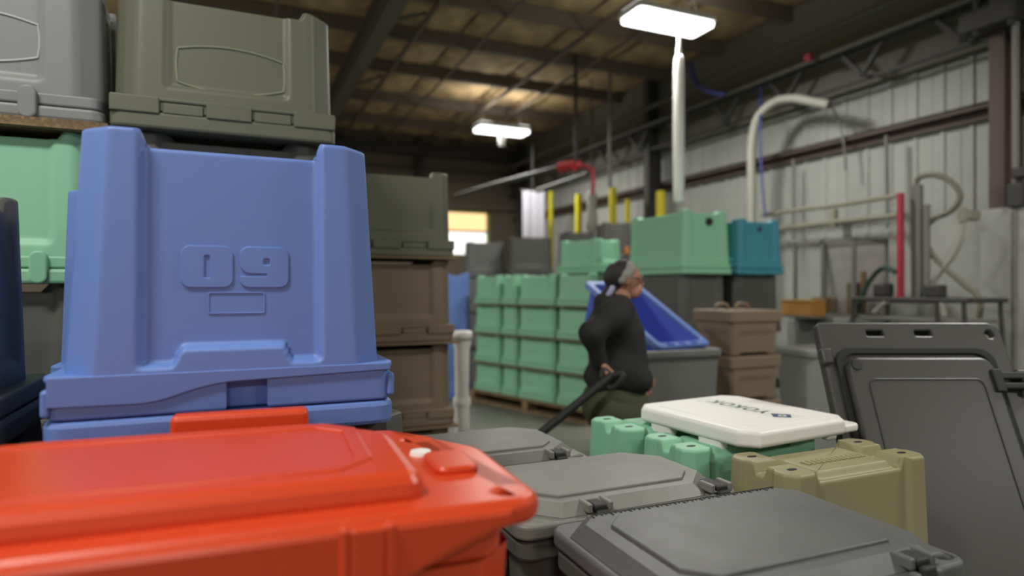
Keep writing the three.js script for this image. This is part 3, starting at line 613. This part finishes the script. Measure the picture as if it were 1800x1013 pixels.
const tagged = behind(1078, 9.6, 2.47, .5, .5, M.charcoal, 'tall dark cooler between the lone mint cooler and the big green one', 4, LOW, LG);
part('orange_tag', rbox(.06, .12, .02, .008, .13, .2, .27), plastic('#b06a2c', .6), tagged);
behind(1014, 10.6, 2.42, .6, .5, M.charcoal, 'dark green-grey cooler peeking out behind the lone mint cooler', 4, LOW, LG);
{ const p = at(806, 506, 8.9); inverted({ name: 'stacked_cooler', label: 'tall blue bin between the brown stack and the mint wall', cat: 'bin', pos: [p.x - .05, 0, p.z], turn: -.3, w: .5, d: .5, h: 1.7, mat: M.blue, res: 1, draft: .02 }); }
// big green and teal coolers on dark ones
{
  const z = -4.52, big = { w: .56, d: .9, h: .575, res: 2, inset: .012, draft: .035, c: .03, foot: .1, drop: .025 };
  const g = inverted({ ...big, name: 'stacked_cooler', label: 'large green upside-down cooler with drain hole beside the teal one', pos: [3.9, 1.625, z - .45], mat: M.mint });
  part('drain_hole', new THREE.CylinderGeometry(.035, .035, .02, 20).rotateX(Math.PI / 2).translate(.03, .475, .416), M.black, g);
  const t = inverted({ ...big, w: .58, d: .7, h: .52, name: 'stacked_cooler', label: 'teal blue upside-down cooler right of the large green one', pos: [4.53, 1.625, z - .35], mat: M.teal });
  part('drain_hole', new THREE.CylinderGeometry(.025, .025, .016, 20).rotateX(Math.PI / 2).translate(.0, .43, .318), M.hoseBlue, t);
  const d1 = inverted({ name: 'stacked_cooler', label: 'dark grey cooler directly under the large green cooler', pos: [3.9, 1.083, z - .47], w: .56, d: .86, h: .542, mat: M.darkGrey, res: 1, drop: .008, inset: .015, draft: .02 });
  const d2 = inverted({ name: 'stacked_cooler', label: 'near-black cooler directly under the teal cooler', pos: [4.53, 1.083, z - .37], w: .58, d: .68, h: .542, mat: M.charcoal, res: 1, drop: .008, inset: .015, draft: .02 });
  for (const y of [.5415, 0]) { copy(d1, [3.9, y, z - .47], 0, 'dark cooler low under the green and teal pair', 'low dark coolers under green and teal'); copy(d2, [4.53, y, z - .37], 0, 'dark cooler low under the green and teal pair', 'low dark coolers under green and teal'); }
}
// brown upright coolers
{
  const mk = (label, y, h, group) => {
    const t = thing('brown_cooler', label, 'cooler', [3.53, y, -3.79], 0, group), w = .5, d = .44;
    part('body', tub({ w: w - .03, d: d - .03, h: h - .09, draft: .04, c: .03, foot: .09, drop: .015, np: 120, nt: 14, nr: 6, rec: (f, s, yy) => .012 * ss(.17, .15, Math.abs(s)) * ss(.07, .09, yy) }).rotateX(Math.PI), M.brown, t).position.y = h - .085;
    part('lid', slab(roundRect(w, d, .03), .09, .014, 3).translate(0, h - .09, 0), M.brown, t);
    return t;
  };
  const top = mk('brown upright cooler with lidded handles on top, right of the blue crate', 1.0, .335);
  for (const x of [-.14, .06]) part('handle', hose([V3(x - .06, .33, .0), V3(x - .05, .37, 0), V3(x + .05, .37, 0), V3(x + .06, .33, 0)], .014, 16, 8), M.brown, top);
  mk('brown cooler second from the top below the lidded brown cooler', .667, .333);
  const low = mk('brown cooler low in the brown stack by the grey bin', .333, .333, 'low brown coolers by the grey bin');
  mk('brown cooler low in the brown stack by the grey bin', 0, .333, 'low brown coolers by the grey bin');
}
{ // grey bin holding a tilted open blue crate
  const R = V3(CA, 0, SA), F = V3(SA, 0, -CA), U = V3(0, 1, 0);
  const p = at(1152, 506, 4.35), t = thing('storage_bin', 'grey tapered bin behind the person holding the open blue crate', 'bin', [p.x, 0, p.z], -.05);
  const W = .57, D = .6, H = 1.085;
  const g = new THREE.CylinderGeometry(W / 2 * Math.SQRT2, W / 2 * Math.SQRT2 * .84, H, 4, 1, true).rotateY(Math.PI / 4).scale(1, 1, D / W).translate(0, H / 2, 0);
  const gi = g.clone().scale(.96, 1, .96);
  part('bin_body', [toCreasedNormals(g, .5), toCreasedNormals(gi, .5), box(W * .82, .02, D * .82, 0, .01, 0)], M.binGrey, t);
  const rim = roundRect(W + .05, D + .05, .04); rim.holes.push(roundRect(W - .03, D - .03, .03, THREE.Path));
  part('bin_rim', slab(rim, .05, .012).translate(0, H - .03, 0), M.binGrey, t);
  // crate
  const c = thing('blue_crate', 'open bright blue crate tipped on its side in the grey bin', 'crate');
  const ex = R.clone().multiplyScalar(.79).addScaledVector(F, .61).normalize();
  let ey = R.clone().multiplyScalar(-.517).addScaledVector(U, .534).addScaledVector(F, .67).normalize();
  const ez = ex.clone().cross(ey).normalize(); ey = ez.clone().cross(ex);
  const corner = at(1160, 611, 4.0); // lower left corner of the rim
  c.quaternion.setFromRotationMatrix(new THREE.Matrix4().makeBasis(ex, ey, ez)); c.position.copy(corner);
  const w = .54, l = .8, dp = .36, T = .018;
  const fr = roundRect(w, l, .04, THREE.Shape, w / 2, l / 2); fr.holes.push(roundRect(w - .1, l - .1, .03, THREE.Path, w / 2, l / 2));
  part('crate_rim', plate(fr, .035, .008).translate(0, 0, -.035), M.blue, c);
  const tap = .05;
  const wall = (a, b, cc, d) => { const q = new THREE.BufferGeometry(); q.setAttribute('position', new THREE.Float32BufferAttribute([...a, ...b, ...cc, ...a, ...cc, ...d], 3)); q.computeVertexNormals(); return q; };
  const shell = o => { const i = .045 + o, j = .045 + tap + o, z0 = -.02, z1 = -dp + o; const A = [[i, i, z0], [w - i, i, z0], [w - i, l - i, z0], [i, l - i, z0]], B = [[j, j, z1], [w - j, j, z1], [w - j, l - j, z1], [j, l - j, z1]]; const r = []; for (let k = 0; k < 4; k++) { const n = (k + 1) % 4; r.push(wall(A[k], A[n], B[n], B[k])); } r.push(wall(B[0], B[1], B[2], B[3])); return r; };
  part('crate_body', [...shell(0), ...shell(T)], M.blueDeep, c);
  for (const x of [.13, .25, .37]) part('rim_notch', rbox(.06, .025, .012, .005, x, .025, .002), M.blueDeep, c);
}

// ------------------------------------------------------------------ things along the right wall
{
  const put = (name, label, cat, geo, mat, group) => solo(name, geo, mat, label, cat, group);
  // white tube under the lamp
  const p = at(1193, 300, 7.0), t = thing('hanging_tube', 'long white tube hanging upright below the larger ceiling light', 'tube', [p.x, 0, p.z]);
  part('tube', lathe([[0, 2.43], [.04, 2.435], [.055, 2.46], [.06, 2.6], [.062, 3.2], [.056, 3.9], [.045, 4.02], [.03, 4.06], [0, 4.062]], 24), M.white, t);
  part('neck', lathe([[0, 4.05], [.026, 4.05], [.03, 4.12], [.016, 4.16], [.012, 4.47], [0, 4.47]], 16), M.white, t);
  const q = at(882, 246, 11.9); put('light_stub', 'short white stub below the farther ceiling light', 'pull tube', lathe([[0, -.16], [.05, -.16], [.06, .0], [.03, .16], [0, .16]], 16).translate(q.x, 4.32, q.z), M.white);
  put('overhead_pipe', 'upper grey pipe running under the roof beside the right wall', 'pipe', rod(V3(6.35, 4.5, ZB - 1), V3(6.35, 4.52, ZF + .6), .04, 12), M.pipeDark);
  put('overhead_pipe', 'lower dull pipe running below the truss by the right wall', 'pipe', rod(V3(6.5, 4.27, ZB - 1), V3(6.5, 4.29, ZF + .6), .03, 12), M.pipeDark);
  const wp = (px, py, X = XW - .2) => { const k = (px - 900) / FPX, d = X / (SA + CA * k); return V3(X, EYE - (py - 506) / FPX * d, (-CA + SA * k) * d); };
  put('wall_conduit', 'upper khaki conduit crossing the ribbed wall towards the red column', 'conduit', hose([wp(1340, 378), wp(1400, 369), wp(1460, 362), wp(1581, 343)], .03, 30, 8), M.pipeWarm);
  put('wall_conduit', 'lower khaki conduit below the first on the ribbed wall', 'conduit', hose([wp(1340, 405), wp(1400, 398), wp(1465, 390), wp(1578, 378)], .03, 30, 8), M.pipeWarm);
  put('conduit_box', 'small fitting box joining the two wall conduits', 'junction box', rbox(.07, .22, .09, .01, ...wp(1465, 383, XW - .18).toArray()), M.pipeWarm);
  put('wall_conduit', 'thin vertical conduit on the wall left of the curved duct foot', 'conduit', rod(wp(1395, 280), wp(1395, 420), .02, 8), M.pipe);
  put('wall_conduit', 'thin vertical conduit on the wall right of the girt middle', 'conduit', rod(wp(1558, 238), wp(1560, 400), .022, 8), M.pipe);
  put('curved_duct', 'pale curved duct arching up and over below the truss', 'duct', hose([wp(1322, 430, 6.3), wp(1321, 330, 6.3), wp(1322, 250, 6.3), wp(1333, 205, 6.32), wp(1360, 180, 6.4), wp(1395, 173, 6.42), wp(1430, 179, 6.45), wp(1458, 184, 6.48)], .055, 70, 14), M.hoseGrey);
  put('hanging_line', 'thin grey cord dropping down the wall from the duct end', 'cord', hose([wp(1462, 184, 6.72), wp(1472, 210, 6.8), wp(1482, 245, 6.8), wp(1486, 300, 6.8)], .012, 24, 6), M.pipe);
  put('blue_hose', 'dark blue hose sagging from the truss beside the white tube', 'hose', hose([wp(1215, 112, 6.3), wp(1218, 132, 6.2), wp(1230, 152, 6.2), wp(1255, 163, 6.25), wp(1275, 166, 6.3)], .03, 30, 8), M.hoseBlue);
  put('hanging_line', 'thin blue cord hanging beside the curved duct', 'cord', hose([V3(6.62, 4.3, wp(1336, 150, 6.6).z), wp(1336, 215, 6.25), wp(1338, 290, 6.2), wp(1345, 380, 6.2)], .014, 24, 6), M.hoseBlue);
  { const r = wp(1421, 101, 6.35); put('red_valve', 'small red valve on the overhead pipe', 'valve', [rbox(.06, .09, .07, .02, r.x, r.y, r.z), rod(V3(r.x - .06, r.y, r.z), V3(r.x + .1, r.y, r.z), .015, 10)], M.redStrip); }
  // yellow uprights
  [[968, 336, 430, 'dull yellow post farthest left, half hidden behind crates'], [1017, 341, 400, 'second yellow post from the left above the mint cooler'], [1077, 329, 395, 'tallest yellow post right of the white sleeve'], [1103, 350, 395, 'short thin yellow post between the taller two'], [1161, 335, 380, 'yellow post beside the big green cooler']].forEach(([px, y0, y1, label], i) => {
    const b = wp(px, y0, 6.25), w = i === 0 || i === 3 ? .05 : .07;
    const o = thing('yellow_post', label, 'post', [b.x, 0, b.z], 0, 'yellow posts along the right wall');
    part('post', rbox(w * 1.6, b.y, w * 1.6, .02, 0, b.y / 2, 0), M.yellow, o); part('base_plate', rbox(.25, .02, .25, .005, 0, .01, 0), M.steelDark, o);
  });
  { const b = wp(936, 375, 5.6), o = thing('strip_curtain', 'pale lilac hanging plastic strips near the far corner', 'strip curtain', [b.x, b.y, b.z], -.2);
    for (const x of [-.14, .02, .17]) part('strip', rbox(.15, .95, .02, .006, x, -.02, Math.abs(x) * .2), M.lilac, o);
    part('rail', rod(V3(-.25, .47, 0), V3(.28, .47, 0), .02, 8), M.steelDark, o); part('hanger', rod(V3(0, .47, 0), V3(0, 5.3 - b.y, 0), .012, 6), M.steelDark, o); }
  { const b = wp(1040, 375, 5.9), o = thing('white_sleeve', 'off-white drooping sleeve hanging between the yellow posts', 'sleeve', [b.x, b.y, b.z]);
    part('sleeve', lathe([[0, -.33], [.09, -.32], [.11, -.1], [.08, .1], [.1, .3], [.05, .42], [0, .43]], 18), M.hoseGrey, o); part('cord', rod(V3(0, .42, 0), V3(0, 5.3 - b.y, 0), .012, 6), M.steelDark, o); }
  { // jib with red hoist
    const a = wp(865, 325, 4.4), b = wp(984, 294, 4.9), e = wp(1012, 290, 5.0);
    const o = thing('hoist_arm', 'grey swing arm with a red hoist motor near the far corner', 'hoist');
    part('arm', rod(a, b, .045, 12), M.pipeDark, o); part('motor', [rod(b, e, .085, 16), rod(e, e.clone().add(V3(.08, .01, .02)), .06, 14)], M.redPaint, o);
    part('strap', hose([e, wp(1038, 296, 5.15), wp(1043, 315, 5.15), wp(1041, 340, 5.15)], .03, 24, 8), M.redStrip, o);
    part('brace', rod(wp(945, 335, 5.2), wp(1035, 305, 5.2), .045, 10), M.pipeDark, o); part('hanger', rod(e, V3(e.x, 5.34, e.z), .03, 8), M.steelDark, o); part('arm', rod(a, wp(800, 345, 4.0), .045, 12), M.pipeDark, o);
  }
  put('drop_pipe', 'thin grey pipe dropping from the roof near the red hoist', 'pipe', rod(V3(5.8, 5.3, wp(1072, 330, 5.8).z), wp(1072, 330, 5.8), .03, 8), M.pipe);
  // test stand with red strip
  {
    const c = V3(6.05, 0, -4.0), o = thing('test_stand', 'steel frame table with black tubular top and tall column by the wall', 'stand', [c.x, 0, c.z]);
    const H = 1.39, L = .56, W = .26;
    part('frame_top', [rod(V3(-W, H, -L), V3(-W, H, L), .022, 8), rod(V3(W, H, -L), V3(W, H, L), .022, 8), rod(V3(-W, H, -L), V3(W, H, -L), .022, 8), rod(V3(-W, H, L), V3(W, H, L), .022, 8)], M.steelDark, o);
    for (const [x, z] of [[-W, -L], [W, -L], [-W, L - .05], [W, L - .05], [-W, .28]]) part('leg', rod(V3(x, H, z), V3(x, 0, z + (z > 0 ? .08 : -.03)), .02, 8), M.steelDark, o);
    part('lower_shelf', rbox(.5, .03, 1.0, .008, 0, 1.2, 0), M.machine, o);
    part('column', [box(.08, 1.12, .07, .1, 1.95, -.14), box(.03, 1.1, .04, .04, 1.95, -.08)], M.machine, o);
    part('cylinder', rod(V3(.06, 1.4, -.02), V3(.06, 2.3, -.02), .03, 14), M.pipe, o);
    part('red_strip', box(.045, 1.04, .05, .0, 1.92, -.24), M.redStrip, o);
    part('clamp', rbox(.12, .12, .16, .02, 0, 1.47, .1), M.steelDark, o); part('clamp', rbox(.16, .14, .14, .03, 0, 1.48, -.42), M.steelDark, o);
    part('pipe_bend', hose([V3(-.1, 1.25, -.45), V3(-.1, 1.36, -.3), V3(-.1, 1.37, 0), V3(-.1, 1.36, .2), V3(-.1, 1.24, .25)], .025, 30, 8), M.hoseGrey, o);
  }
  const mp = (px, py) => wp(px, py, 6.15);
  put('looped_hose', 'olive hose looping from the tall column across the ribbed wall', 'hose', hose([mp(1612, 335), mp(1613, 314), mp(1640, 307), mp(1670, 318), mp(1688, 345), mp(1675, 368), mp(1642, 385), mp(1626, 405), mp(1634, 440), mp(1660, 470), mp(1695, 500), mp(1722, 525), mp(1722, 560)], .026, 100, 8), M.hoseDark);
  put('looped_hose', 'grey hose crossing behind the olive one down to the stand', 'hose', hose([mp(1692, 378), mp(1690, 415), mp(1675, 450), mp(1655, 475), mp(1640, 498), mp(1632, 518)], .026, 60, 8), M.hoseGrey);
  put('looped_hose', 'dark green hose arching left of the red strip', 'hose', hose([mp(1575, 478), mp(1555, 470), mp(1535, 485), mp(1515, 520), mp(1500, 560)], .026, 40, 8), plastic('#2f4a3c', .6));
  { const r = mp(1692, 378); put('hose_fitting', 'pale brass fitting holding the grey hose end on the wall', 'fitting', [rbox(.2, .09, .1, .02, r.x + .1, r.y, r.z), rod(V3(r.x, r.y - .06, r.z), V3(r.x, r.y + .06, r.z), .04, 12)], M.pipeWarm); }
  put('wall_conduit', 'slim grey pipe beside the maroon column at the right edge', 'conduit', rod(V3(6.6, 0, -3.52), V3(6.6, 4.9, -3.52), .03, 10), M.pipe);
  put('wall_conduit', 'pale pipe at the extreme right edge of the wall', 'conduit', rod(V3(6.72, 0, -3.36), V3(6.72, 4.9, -3.36), .035, 10), M.wall);
  { const o = thing('switch_box', 'dark electrical box on the pipes beside the maroon column', 'electrical box', [6.6, 2.35, -3.5]); part('housing', rbox(.12, .22, .14, .02), M.steelDark, o); part('lever', rbox(.12, .1, .12, .02, -.02, .2, .04), M.steelDark, o); }
  put('white_fixture', 'pale light fixture high at the right picture edge', 'fixture', rbox(.1, .46, .2, .02, 6.75, 3.82, -3.15), M.lamp);
  { const o = thing('column_clamp', 'dark clamp cluster at the head of the maroon column', 'clamp', [6.6, 4.05, -3.7]);
    part('bracket', rbox(.3, .2, .5, .03, 0, 0, 0), M.steelDark, o); part('block', rbox(.2, .3, .15, .03, -.05, .2, .1), M.steelDark, o); for (const z of [-.1, .2]) part('bolt', rod(V3(-.1, -.15, z), V3(-.1, .45, z), .03, 8), M.steelDark, o); }
  // grey cabinet, glass case and orange box
  {
    const X = 6.15, z0 = wp(1384, 506, X - .3).z, z1 = wp(1492, 506, X - .3).z, L = z1 - z0, zc = (z0 + z1) / 2;
    const o = thing('steel_cabinet', 'light grey steel cabinet against the wall under the glass case', 'cabinet', [X, 0, zc]);
    part('carcass', rbox(.6, 1.16, L, .01, 0, .6, 0), M.cabinet, o);
    for (const s of [-1, 1]) { const dr = part('door', rbox(.02, 1.06, L / 2 - .02, .006, -.308, .6, s * L / 4), M.cabinet, o); part('handle', rbox(.02, .12, .02, .006, -.325, .65, s * .05), M.steelDark, dr); }
    const c = thing('glass_case', 'metal framed glass case standing on the grey cabinet', 'display case', [X + .05, 1.18, zc]);
    const H = .85, w = .25, l = L / 2 - .02, f = [];
    for (const sx of [-1, 1]) for (const sz of [-1, 0, 1]) f.push(box(.035, H, .035, sx * w, H / 2, sz * l));
    for (const y of [.02, H - .02]) for (const s of [-1, 1]) f.push(box(.035, .035, 2 * l, s * w, y, 0), box(2 * w, .035, .035, 0, y, s * l));
    part('frame', f, M.machine, c);
    for (const s of [-1, 1]) part('glass_pane', box(.006, H - .08, l - .04, -w, H / 2, s * l / 2), M.glass, c);
    part('back_panel', box(.01, H - .04, 2 * l - .04, w, H / 2, 0), plastic('#87827f', .7), c);
    part('contents', [rbox(.2, .18, .2, .02, 0, .13, -.2), rbox(.14, .34, .1, .02, .05, .21, .15), rod(V3(0, .04, .3), V3(0, .5, .3), .03, 10)], M.cardboard, c);
    const b = wp(1412, 541, X - .42), ow = thing('wooden_box', 'small orange wooden box on a ledge below the glass case', 'box', [X - .42, b.y - .085, b.z]);
    part('box_shell', boxUV(rbox(.2, .17, .42, .008, 0, .085, 0), 3), M.orangeWood, ow); part('rim', rbox(.21, .02, .43, .004, 0, .165, 0), M.orangeWood, ow);
    part('ledge', [box(.22, .02, .46, 0, -.01, 0), box(.2, b.y - .105, .04, 0, -(b.y - .085) / 2 - .01, 0)], M.machine, ow);
    const bn = at(1425, 610, 5.6), gb = thing('storage_bin', 'light grey plastic bin between the brown stack and the leaning lid', 'bin', [bn.x, 0, bn.z]);
    part('bin_body', tub({ w: .46, d: .4, h: .93, draft: .05, c: .04, np: 100, nt: 8, nr: 4, foot: .05, drop: 0 }).rotateX(Math.PI).translate(0, .93, 0), M.cabinet, gb); part('bin_rim', slab(roundRect(.52, .46, .04), .06, .012).translate(0, .92, 0), M.cabinet, gb);
  }
}

// ------------------------------------------------------------------ the person and the truck
{
  const D = 3.5, base = at(1085, 506, D), K = FPX / D;
  const L = (px, py, z = 0) => V3((px - 1085) / K, EYE - (py - 506) / K, z);
  const person = thing('person', 'woman with tied grey-black hair, black jacket and olive trousers walking right', 'person', [base.x, 0, base.z], -YAW);
  const smin = (a, b, k) => { const h = Math.max(k - Math.abs(a - b), 0) / k; return Math.min(a, b) - h * h * k * .25; };
  const cap = (p, a, b, ra, rb) => { const ab = b.clone().sub(a), t = Math.min(1, Math.max(0, p.clone().sub(a).dot(ab) / ab.lengthSq())); return p.distanceTo(a.clone().addScaledVector(ab, t)) - (ra + (rb - ra) * t); };
  function meshField(bones, cell, k, pad = .05, rs = 1) {
    if (rs !== 1) bones = bones.map(([a, b, ra, rb]) => [a, b, ra * rs, rb * rs]);
    const lo = V3(9, 9, 9), hi = V3(-9, -9, -9);
    for (const [a, b, ra, rb] of bones) for (const [p, r] of [[a, ra], [b, rb]]) { lo.min(p.clone().subScalar(r + pad)); hi.max(p.clone().addScalar(r + pad)); }
    const size = Math.max(hi.x - lo.x, hi.y - lo.y, hi.z - lo.z), n = Math.ceil(size / cell), mid = lo.clone().add(hi).multiplyScalar(.5), half = size / 2;
    const mc = new MarchingCubes(n, new THREE.MeshStandardMaterial(), false, false, 400000); mc.isolation = 0;
    const B = bones.map(([a, b, ra, rb]) => ({ a, ab: b.clone().sub(a), l: Math.max(1e-9, b.distanceToSquared(a)), ra, rb }));
    for (let z = 0; z < n; z++) for (let y = 0; y < n; y++) for (let x = 0; x < n; x++) {
      const px = mid.x + half * (x - n / 2) / (n / 2), py = mid.y + half * (y - n / 2) / (n / 2), pz = mid.z + half * (z - n / 2) / (n / 2);
      let v = 1;
      for (const { a, ab, l, ra, rb } of B) {
        const dx = px - a.x, dy = py - a.y, dz = pz - a.z, t = Math.min(1, Math.max(0, (dx * ab.x + dy * ab.y + dz * ab.z) / l)), ex = dx - ab.x * t, ey = dy - ab.y * t, ez = dz - ab.z * t;
        v = smin(v, Math.sqrt(ex * ex + ey * ey + ez * ez) - (ra + (rb - ra) * t), k);
      }
      mc.field[x + y * n + z * n * n] = -v;
    }
    mc.update();
    const g = new THREE.BufferGeometry(), c = mc.count;
    const P = new Float32Array(mc.positionArray.slice(0, c * 3)), N = new Float32Array(mc.normalArray.slice(0, c * 3));
    for (let i = 0; i < c; i++) { P[i * 3] = P[i * 3] * half + mid.x; P[i * 3 + 1] = P[i * 3 + 1] * half + mid.y; P[i * 3 + 2] = P[i * 3 + 2] * half + mid.z; }
    g.setAttribute('position', new THREE.BufferAttribute(P, 3)); g.setAttribute('normal', new THREE.BufferAttribute(N, 3));
    return g;
  }
  const neck = L(1088, 528), headC = L(1098, 492), chest = L(1082, 575), waist = L(1084, 640), hip = L(1080, 705);
  const shN = L(1068, 556, .16), shF = L(1098, 554, -.16), elN = L(1030, 580, .24), wrN = L(1046, 630, .2), elF = L(1118, 618, -.22), wrF = L(1140, 660, -.2);
  const hipN = L(1072, 715, .09), hipF = L(1092, 715, -.09), knN = V3(.13, .5, .1), anN = V3(.2, .09, .11), knF = V3(-.03, .49, -.1), anF = V3(-.3, .13, -.1);
  const bodyBones = [
    [neck, L(1094, 512), .05, .05], [chest, neck, .12, .05], [shN, shF, .06, .06], [chest, waist, .125, .12], [waist, hip, .12, .13],
    [shN, elN, .05, .042], [elN, wrN, .04, .028], [shF, elF, .05, .042], [elF, wrF, .04, .028],
    [hipN, knN, .095, .06], [knN, anN, .055, .038], [hipF, knF, .095, .06], [knF, anF, .055, .038], [hip, hipN, .12, .1], [hip, hipF, .12, .1],
    [anN, V3(.36, .035, .12), .04, .03], [anF, V3(-.16, .04, -.1), .04, .03],
  ];
  // head with a face in profile towards +x
  const hx = headC.x, hy = headC.y, HS = .86, H = (x, y, z) => V3(hx + x * HS, hy + y * HS, z * HS);
  const headBones = [
    [H(-.02, .02, 0), H(.012, .025, 0), .09, .084], [H(.03, -.04, 0), H(.055, -.075, 0), .06, .04], [H(.06, -.085, .012), H(.06, -.085, -.012), .028, .028],
    [H(.088, .012, 0), H(.108, -.024, 0), .012, .015], [H(.09, -.055, .014), H(.09, -.055, -.014), .014, .014], [H(.088, -.068, .01), H(.088, -.068, -.01), .013, .013],
    [H(.08, .02, .03), H(.08, .02, -.03), .018, .018], [H(.0, -.02, .088), H(-.004, .015, .09), .012, .018], [H(.0, -.02, -.088), H(-.004, .015, -.09), .012, .018],
    [H(-.005, -.06, 0), L(1090, 522), .055, .052],
  ];
  const handBones = (w, dir, side, curl) => { // palm, four fingers, thumb
    const d = dir.clone().normalize(), s = side.clone().normalize(), n = d.clone().cross(s), out = [];
    const at3 = (a, b, c) => w.clone().addScaledVector(d, a).addScaledVector(s, b).addScaledVector(n, c);
    for (const b of [-.026, -.009, .009, .026]) out.push([at3(0, b * .7, 0), at3(.075, b, 0), .016, .013]);
    [-.03, -.01, .01, .03].forEach((b, i) => { const l = [.058, .07, .075, .066][i]; const p1 = at3(.075, b, 0), p2 = at3(.075 + l * .5 * Math.cos(curl), b, l * .5 * Math.sin(curl)), p3 = at3(.075 + l * .5 * Math.cos(curl) + l * .5 * Math.cos(curl * 2.1), b, l * .5 * Math.sin(curl) + l * .5 * Math.sin(curl * 2.1)); out.push([p1, p2, .009, .0085], [p2, p3, .0085, .0075]); });
    const t1 = at3(.025, .03, .004), t2 = at3(.06, .055, .02); out.push([t1, t2, .013, .011], [t2, at3(.085, .052, .035), .011, .009]);
    return out;
  };
  const gN = meshField(handBones(wrN, V3(.6, -.55, .1), V3(-.1, .2, 1), 1.0), .0035, .012, .02), gF = meshField(handBones(wrF, V3(.15, -1, 0), V3(1, .1, .1), .35), .0035, .012, .02);
  part('body', mergeGeometries([meshField(bodyBones, .013, .05), meshField(headBones, .004, .022, .02, HS), gN, gF]), M.skin, person);
  // clothes over the same skeleton, with ease and folds
  const jacket = meshField([
    [chest, L(1084, 548), .14, .085], [L(1086, 540, .07), L(1086, 540, -.07), .07, .07], [shN, shF, .085, .085], [L(1080, 580), L(1088, 630), .145, .135],
    [L(1098, 595, .05), L(1106, 640, .05), .09, .09], [L(1098, 595, -.05), L(1106, 640, -.05), .09, .09], [L(1060, 580, .05), L(1064, 640, .05), .085, .08], [L(1060, 580, -.05), L(1064, 640, -.05), .085, .08],
    [L(1052, 666, .1), L(1118, 664, .1), .06, .06], [L(1052, 666, -.1), L(1118, 664, -.1), .06, .06], [L(1052, 666, .1), L(1052, 666, -.1), .06, .06], [L(1118, 664, .1), L(1118, 664, -.1), .06, .06], [L(1085, 650, .06), L(1085, 650, -.06), .12, .12],
    [shN, elN, .07, .058], [elN, wrN, .052, .042], [shF, elF, .075, .062], [elF, wrF, .06, .045], [L(1068, 545, 0), L(1060, 530, 0), .06, .05],
  ], .014, .05);
  part('jacket', jacket, M.jacket, person);
  part('trousers', meshField([[hip, hipN, .15, .12], [hip, hipF, .15, .12], [L(1066, 712, .06), L(1066, 712, -.06), .13, .13], [L(1106, 708, .05), L(1106, 708, -.05), .1, .1], [L(1100, 770, -.05), L(1106, 708, -.05), .08, .1], [hipN, knN, .122, .088], [knN, anN, .085, .07], [hipF, knF, .122, .088], [knF, anF, .085, .07]], .014, .05), M.trousers, person);
  for (const [a, b] of [[anN, V3(.37, .04, .12)], [anF, V3(-.15, .05, -.1)]]) part('shoe', meshField([[V3(a.x - .05, .05, a.z), b, .05, .042], [a, V3(a.x + .02, .06, a.z), .045, .05]], .009, .03, .03), M.shoe, person);
  const hair = meshField([[H(-.035, .03, 0), H(-.012, .05, 0), .094, .082], [H(-.06, -.01, 0), H(-.07, -.06, 0), .07, .045]], .006, .03, .02, HS);
  part('hair', hair, M.hairDark, person);
  part('hair', meshField([[H(.02, .07, .05), H(-.03, -.005, .082), .03, .026], [H(.02, .07, -.05), H(-.03, -.005, -.082), .03, .026], [H(.025, .08, .03), H(.025, .08, -.03), .035, .035], [H(.03, .055, .066), H(.0, .03, .085), .02, .02]], .005, .03, .02, HS), M.hairGrey, person).userData.label = 'grey front hair';
  part('hair_tie', new THREE.TorusGeometry(.035, .016, 10, 20).rotateY(Math.PI / 2).rotateZ(-.5).translate(...H(-.095, -.07, .02).toArray()), M.scrunchie, person);
  part('ponytail', meshField([[H(-.09, -.065, 0), H(-.125, -.12, 0), .036, .03], [H(-.125, -.12, 0), H(-.12, -.2, 0), .03, .012]], .006, .03, .02), M.hairDark, person);
  const gl = []; for (const s of [-1, 1]) gl.push(new THREE.TorusGeometry(.022, .0028, 6, 20).rotateY(Math.PI / 2 - s * .2).translate(...H(.106, .012, s * .034).toArray()), rod(H(.1, .015, s * .055), H(.0, .015, s * .094), .0026, 6)); gl.push(rod(H(.11, .016, -.012), H(.11, .016, .012), .0028, 6));
  part('glasses', gl, M.pipe, person);
  // long-handled truck pulled along behind
  const G = v => v.clone().applyAxisAngle(V3(0, 1, 0), -YAW).add(V3(base.x, 0, base.z));
  const tr = thing('hand_truck', 'black long-handled pull truck held behind the walking woman', 'pull truck');
  const top = G(L(1062, 648, .27)), loopA = G(L(1080, 640, .27)), low = G(L(925, 757, .3)), foot = low.clone().addScaledVector(low.clone().sub(top).normalize(), .72); foot.y = .16;
  part('pole', [rod(low, top, .022, 12), rod(foot, low, .022, 12)], M.rubber, tr);
  const lc = top.clone();
  part('grip', hose([lc, G(L(1050, 640, .25)), G(L(1046, 648, .25)), G(L(1060, 668, .27)), G(L(1074, 655, .3)), G(L(1078, 644, .3)), lc], .016, 40, 8), M.steelDark, tr);
  const bk = low.clone().sub(top).setY(0).normalize(), sd = V3(-bk.z, 0, bk.x), J = (a, b, y) => foot.clone().addScaledVector(bk, a).addScaledVector(sd, b).setY(y);
  part('head', bar(J(-.02, 0, .14), J(.16, 0, .14), .5, .14), M.steelDark, tr);
  for (const b of [-.16, .16]) part('fork', bar(J(.15, b, .11), J(.75, b, .09), .14, .05), M.steelDark, tr);
  for (const b of [-.06, .06]) part('wheel', rod(J(0, b - .025, .08), J(0, b + .025, .08), .08, 20), M.rubber, tr);
}
renderer.render(scene, camera);
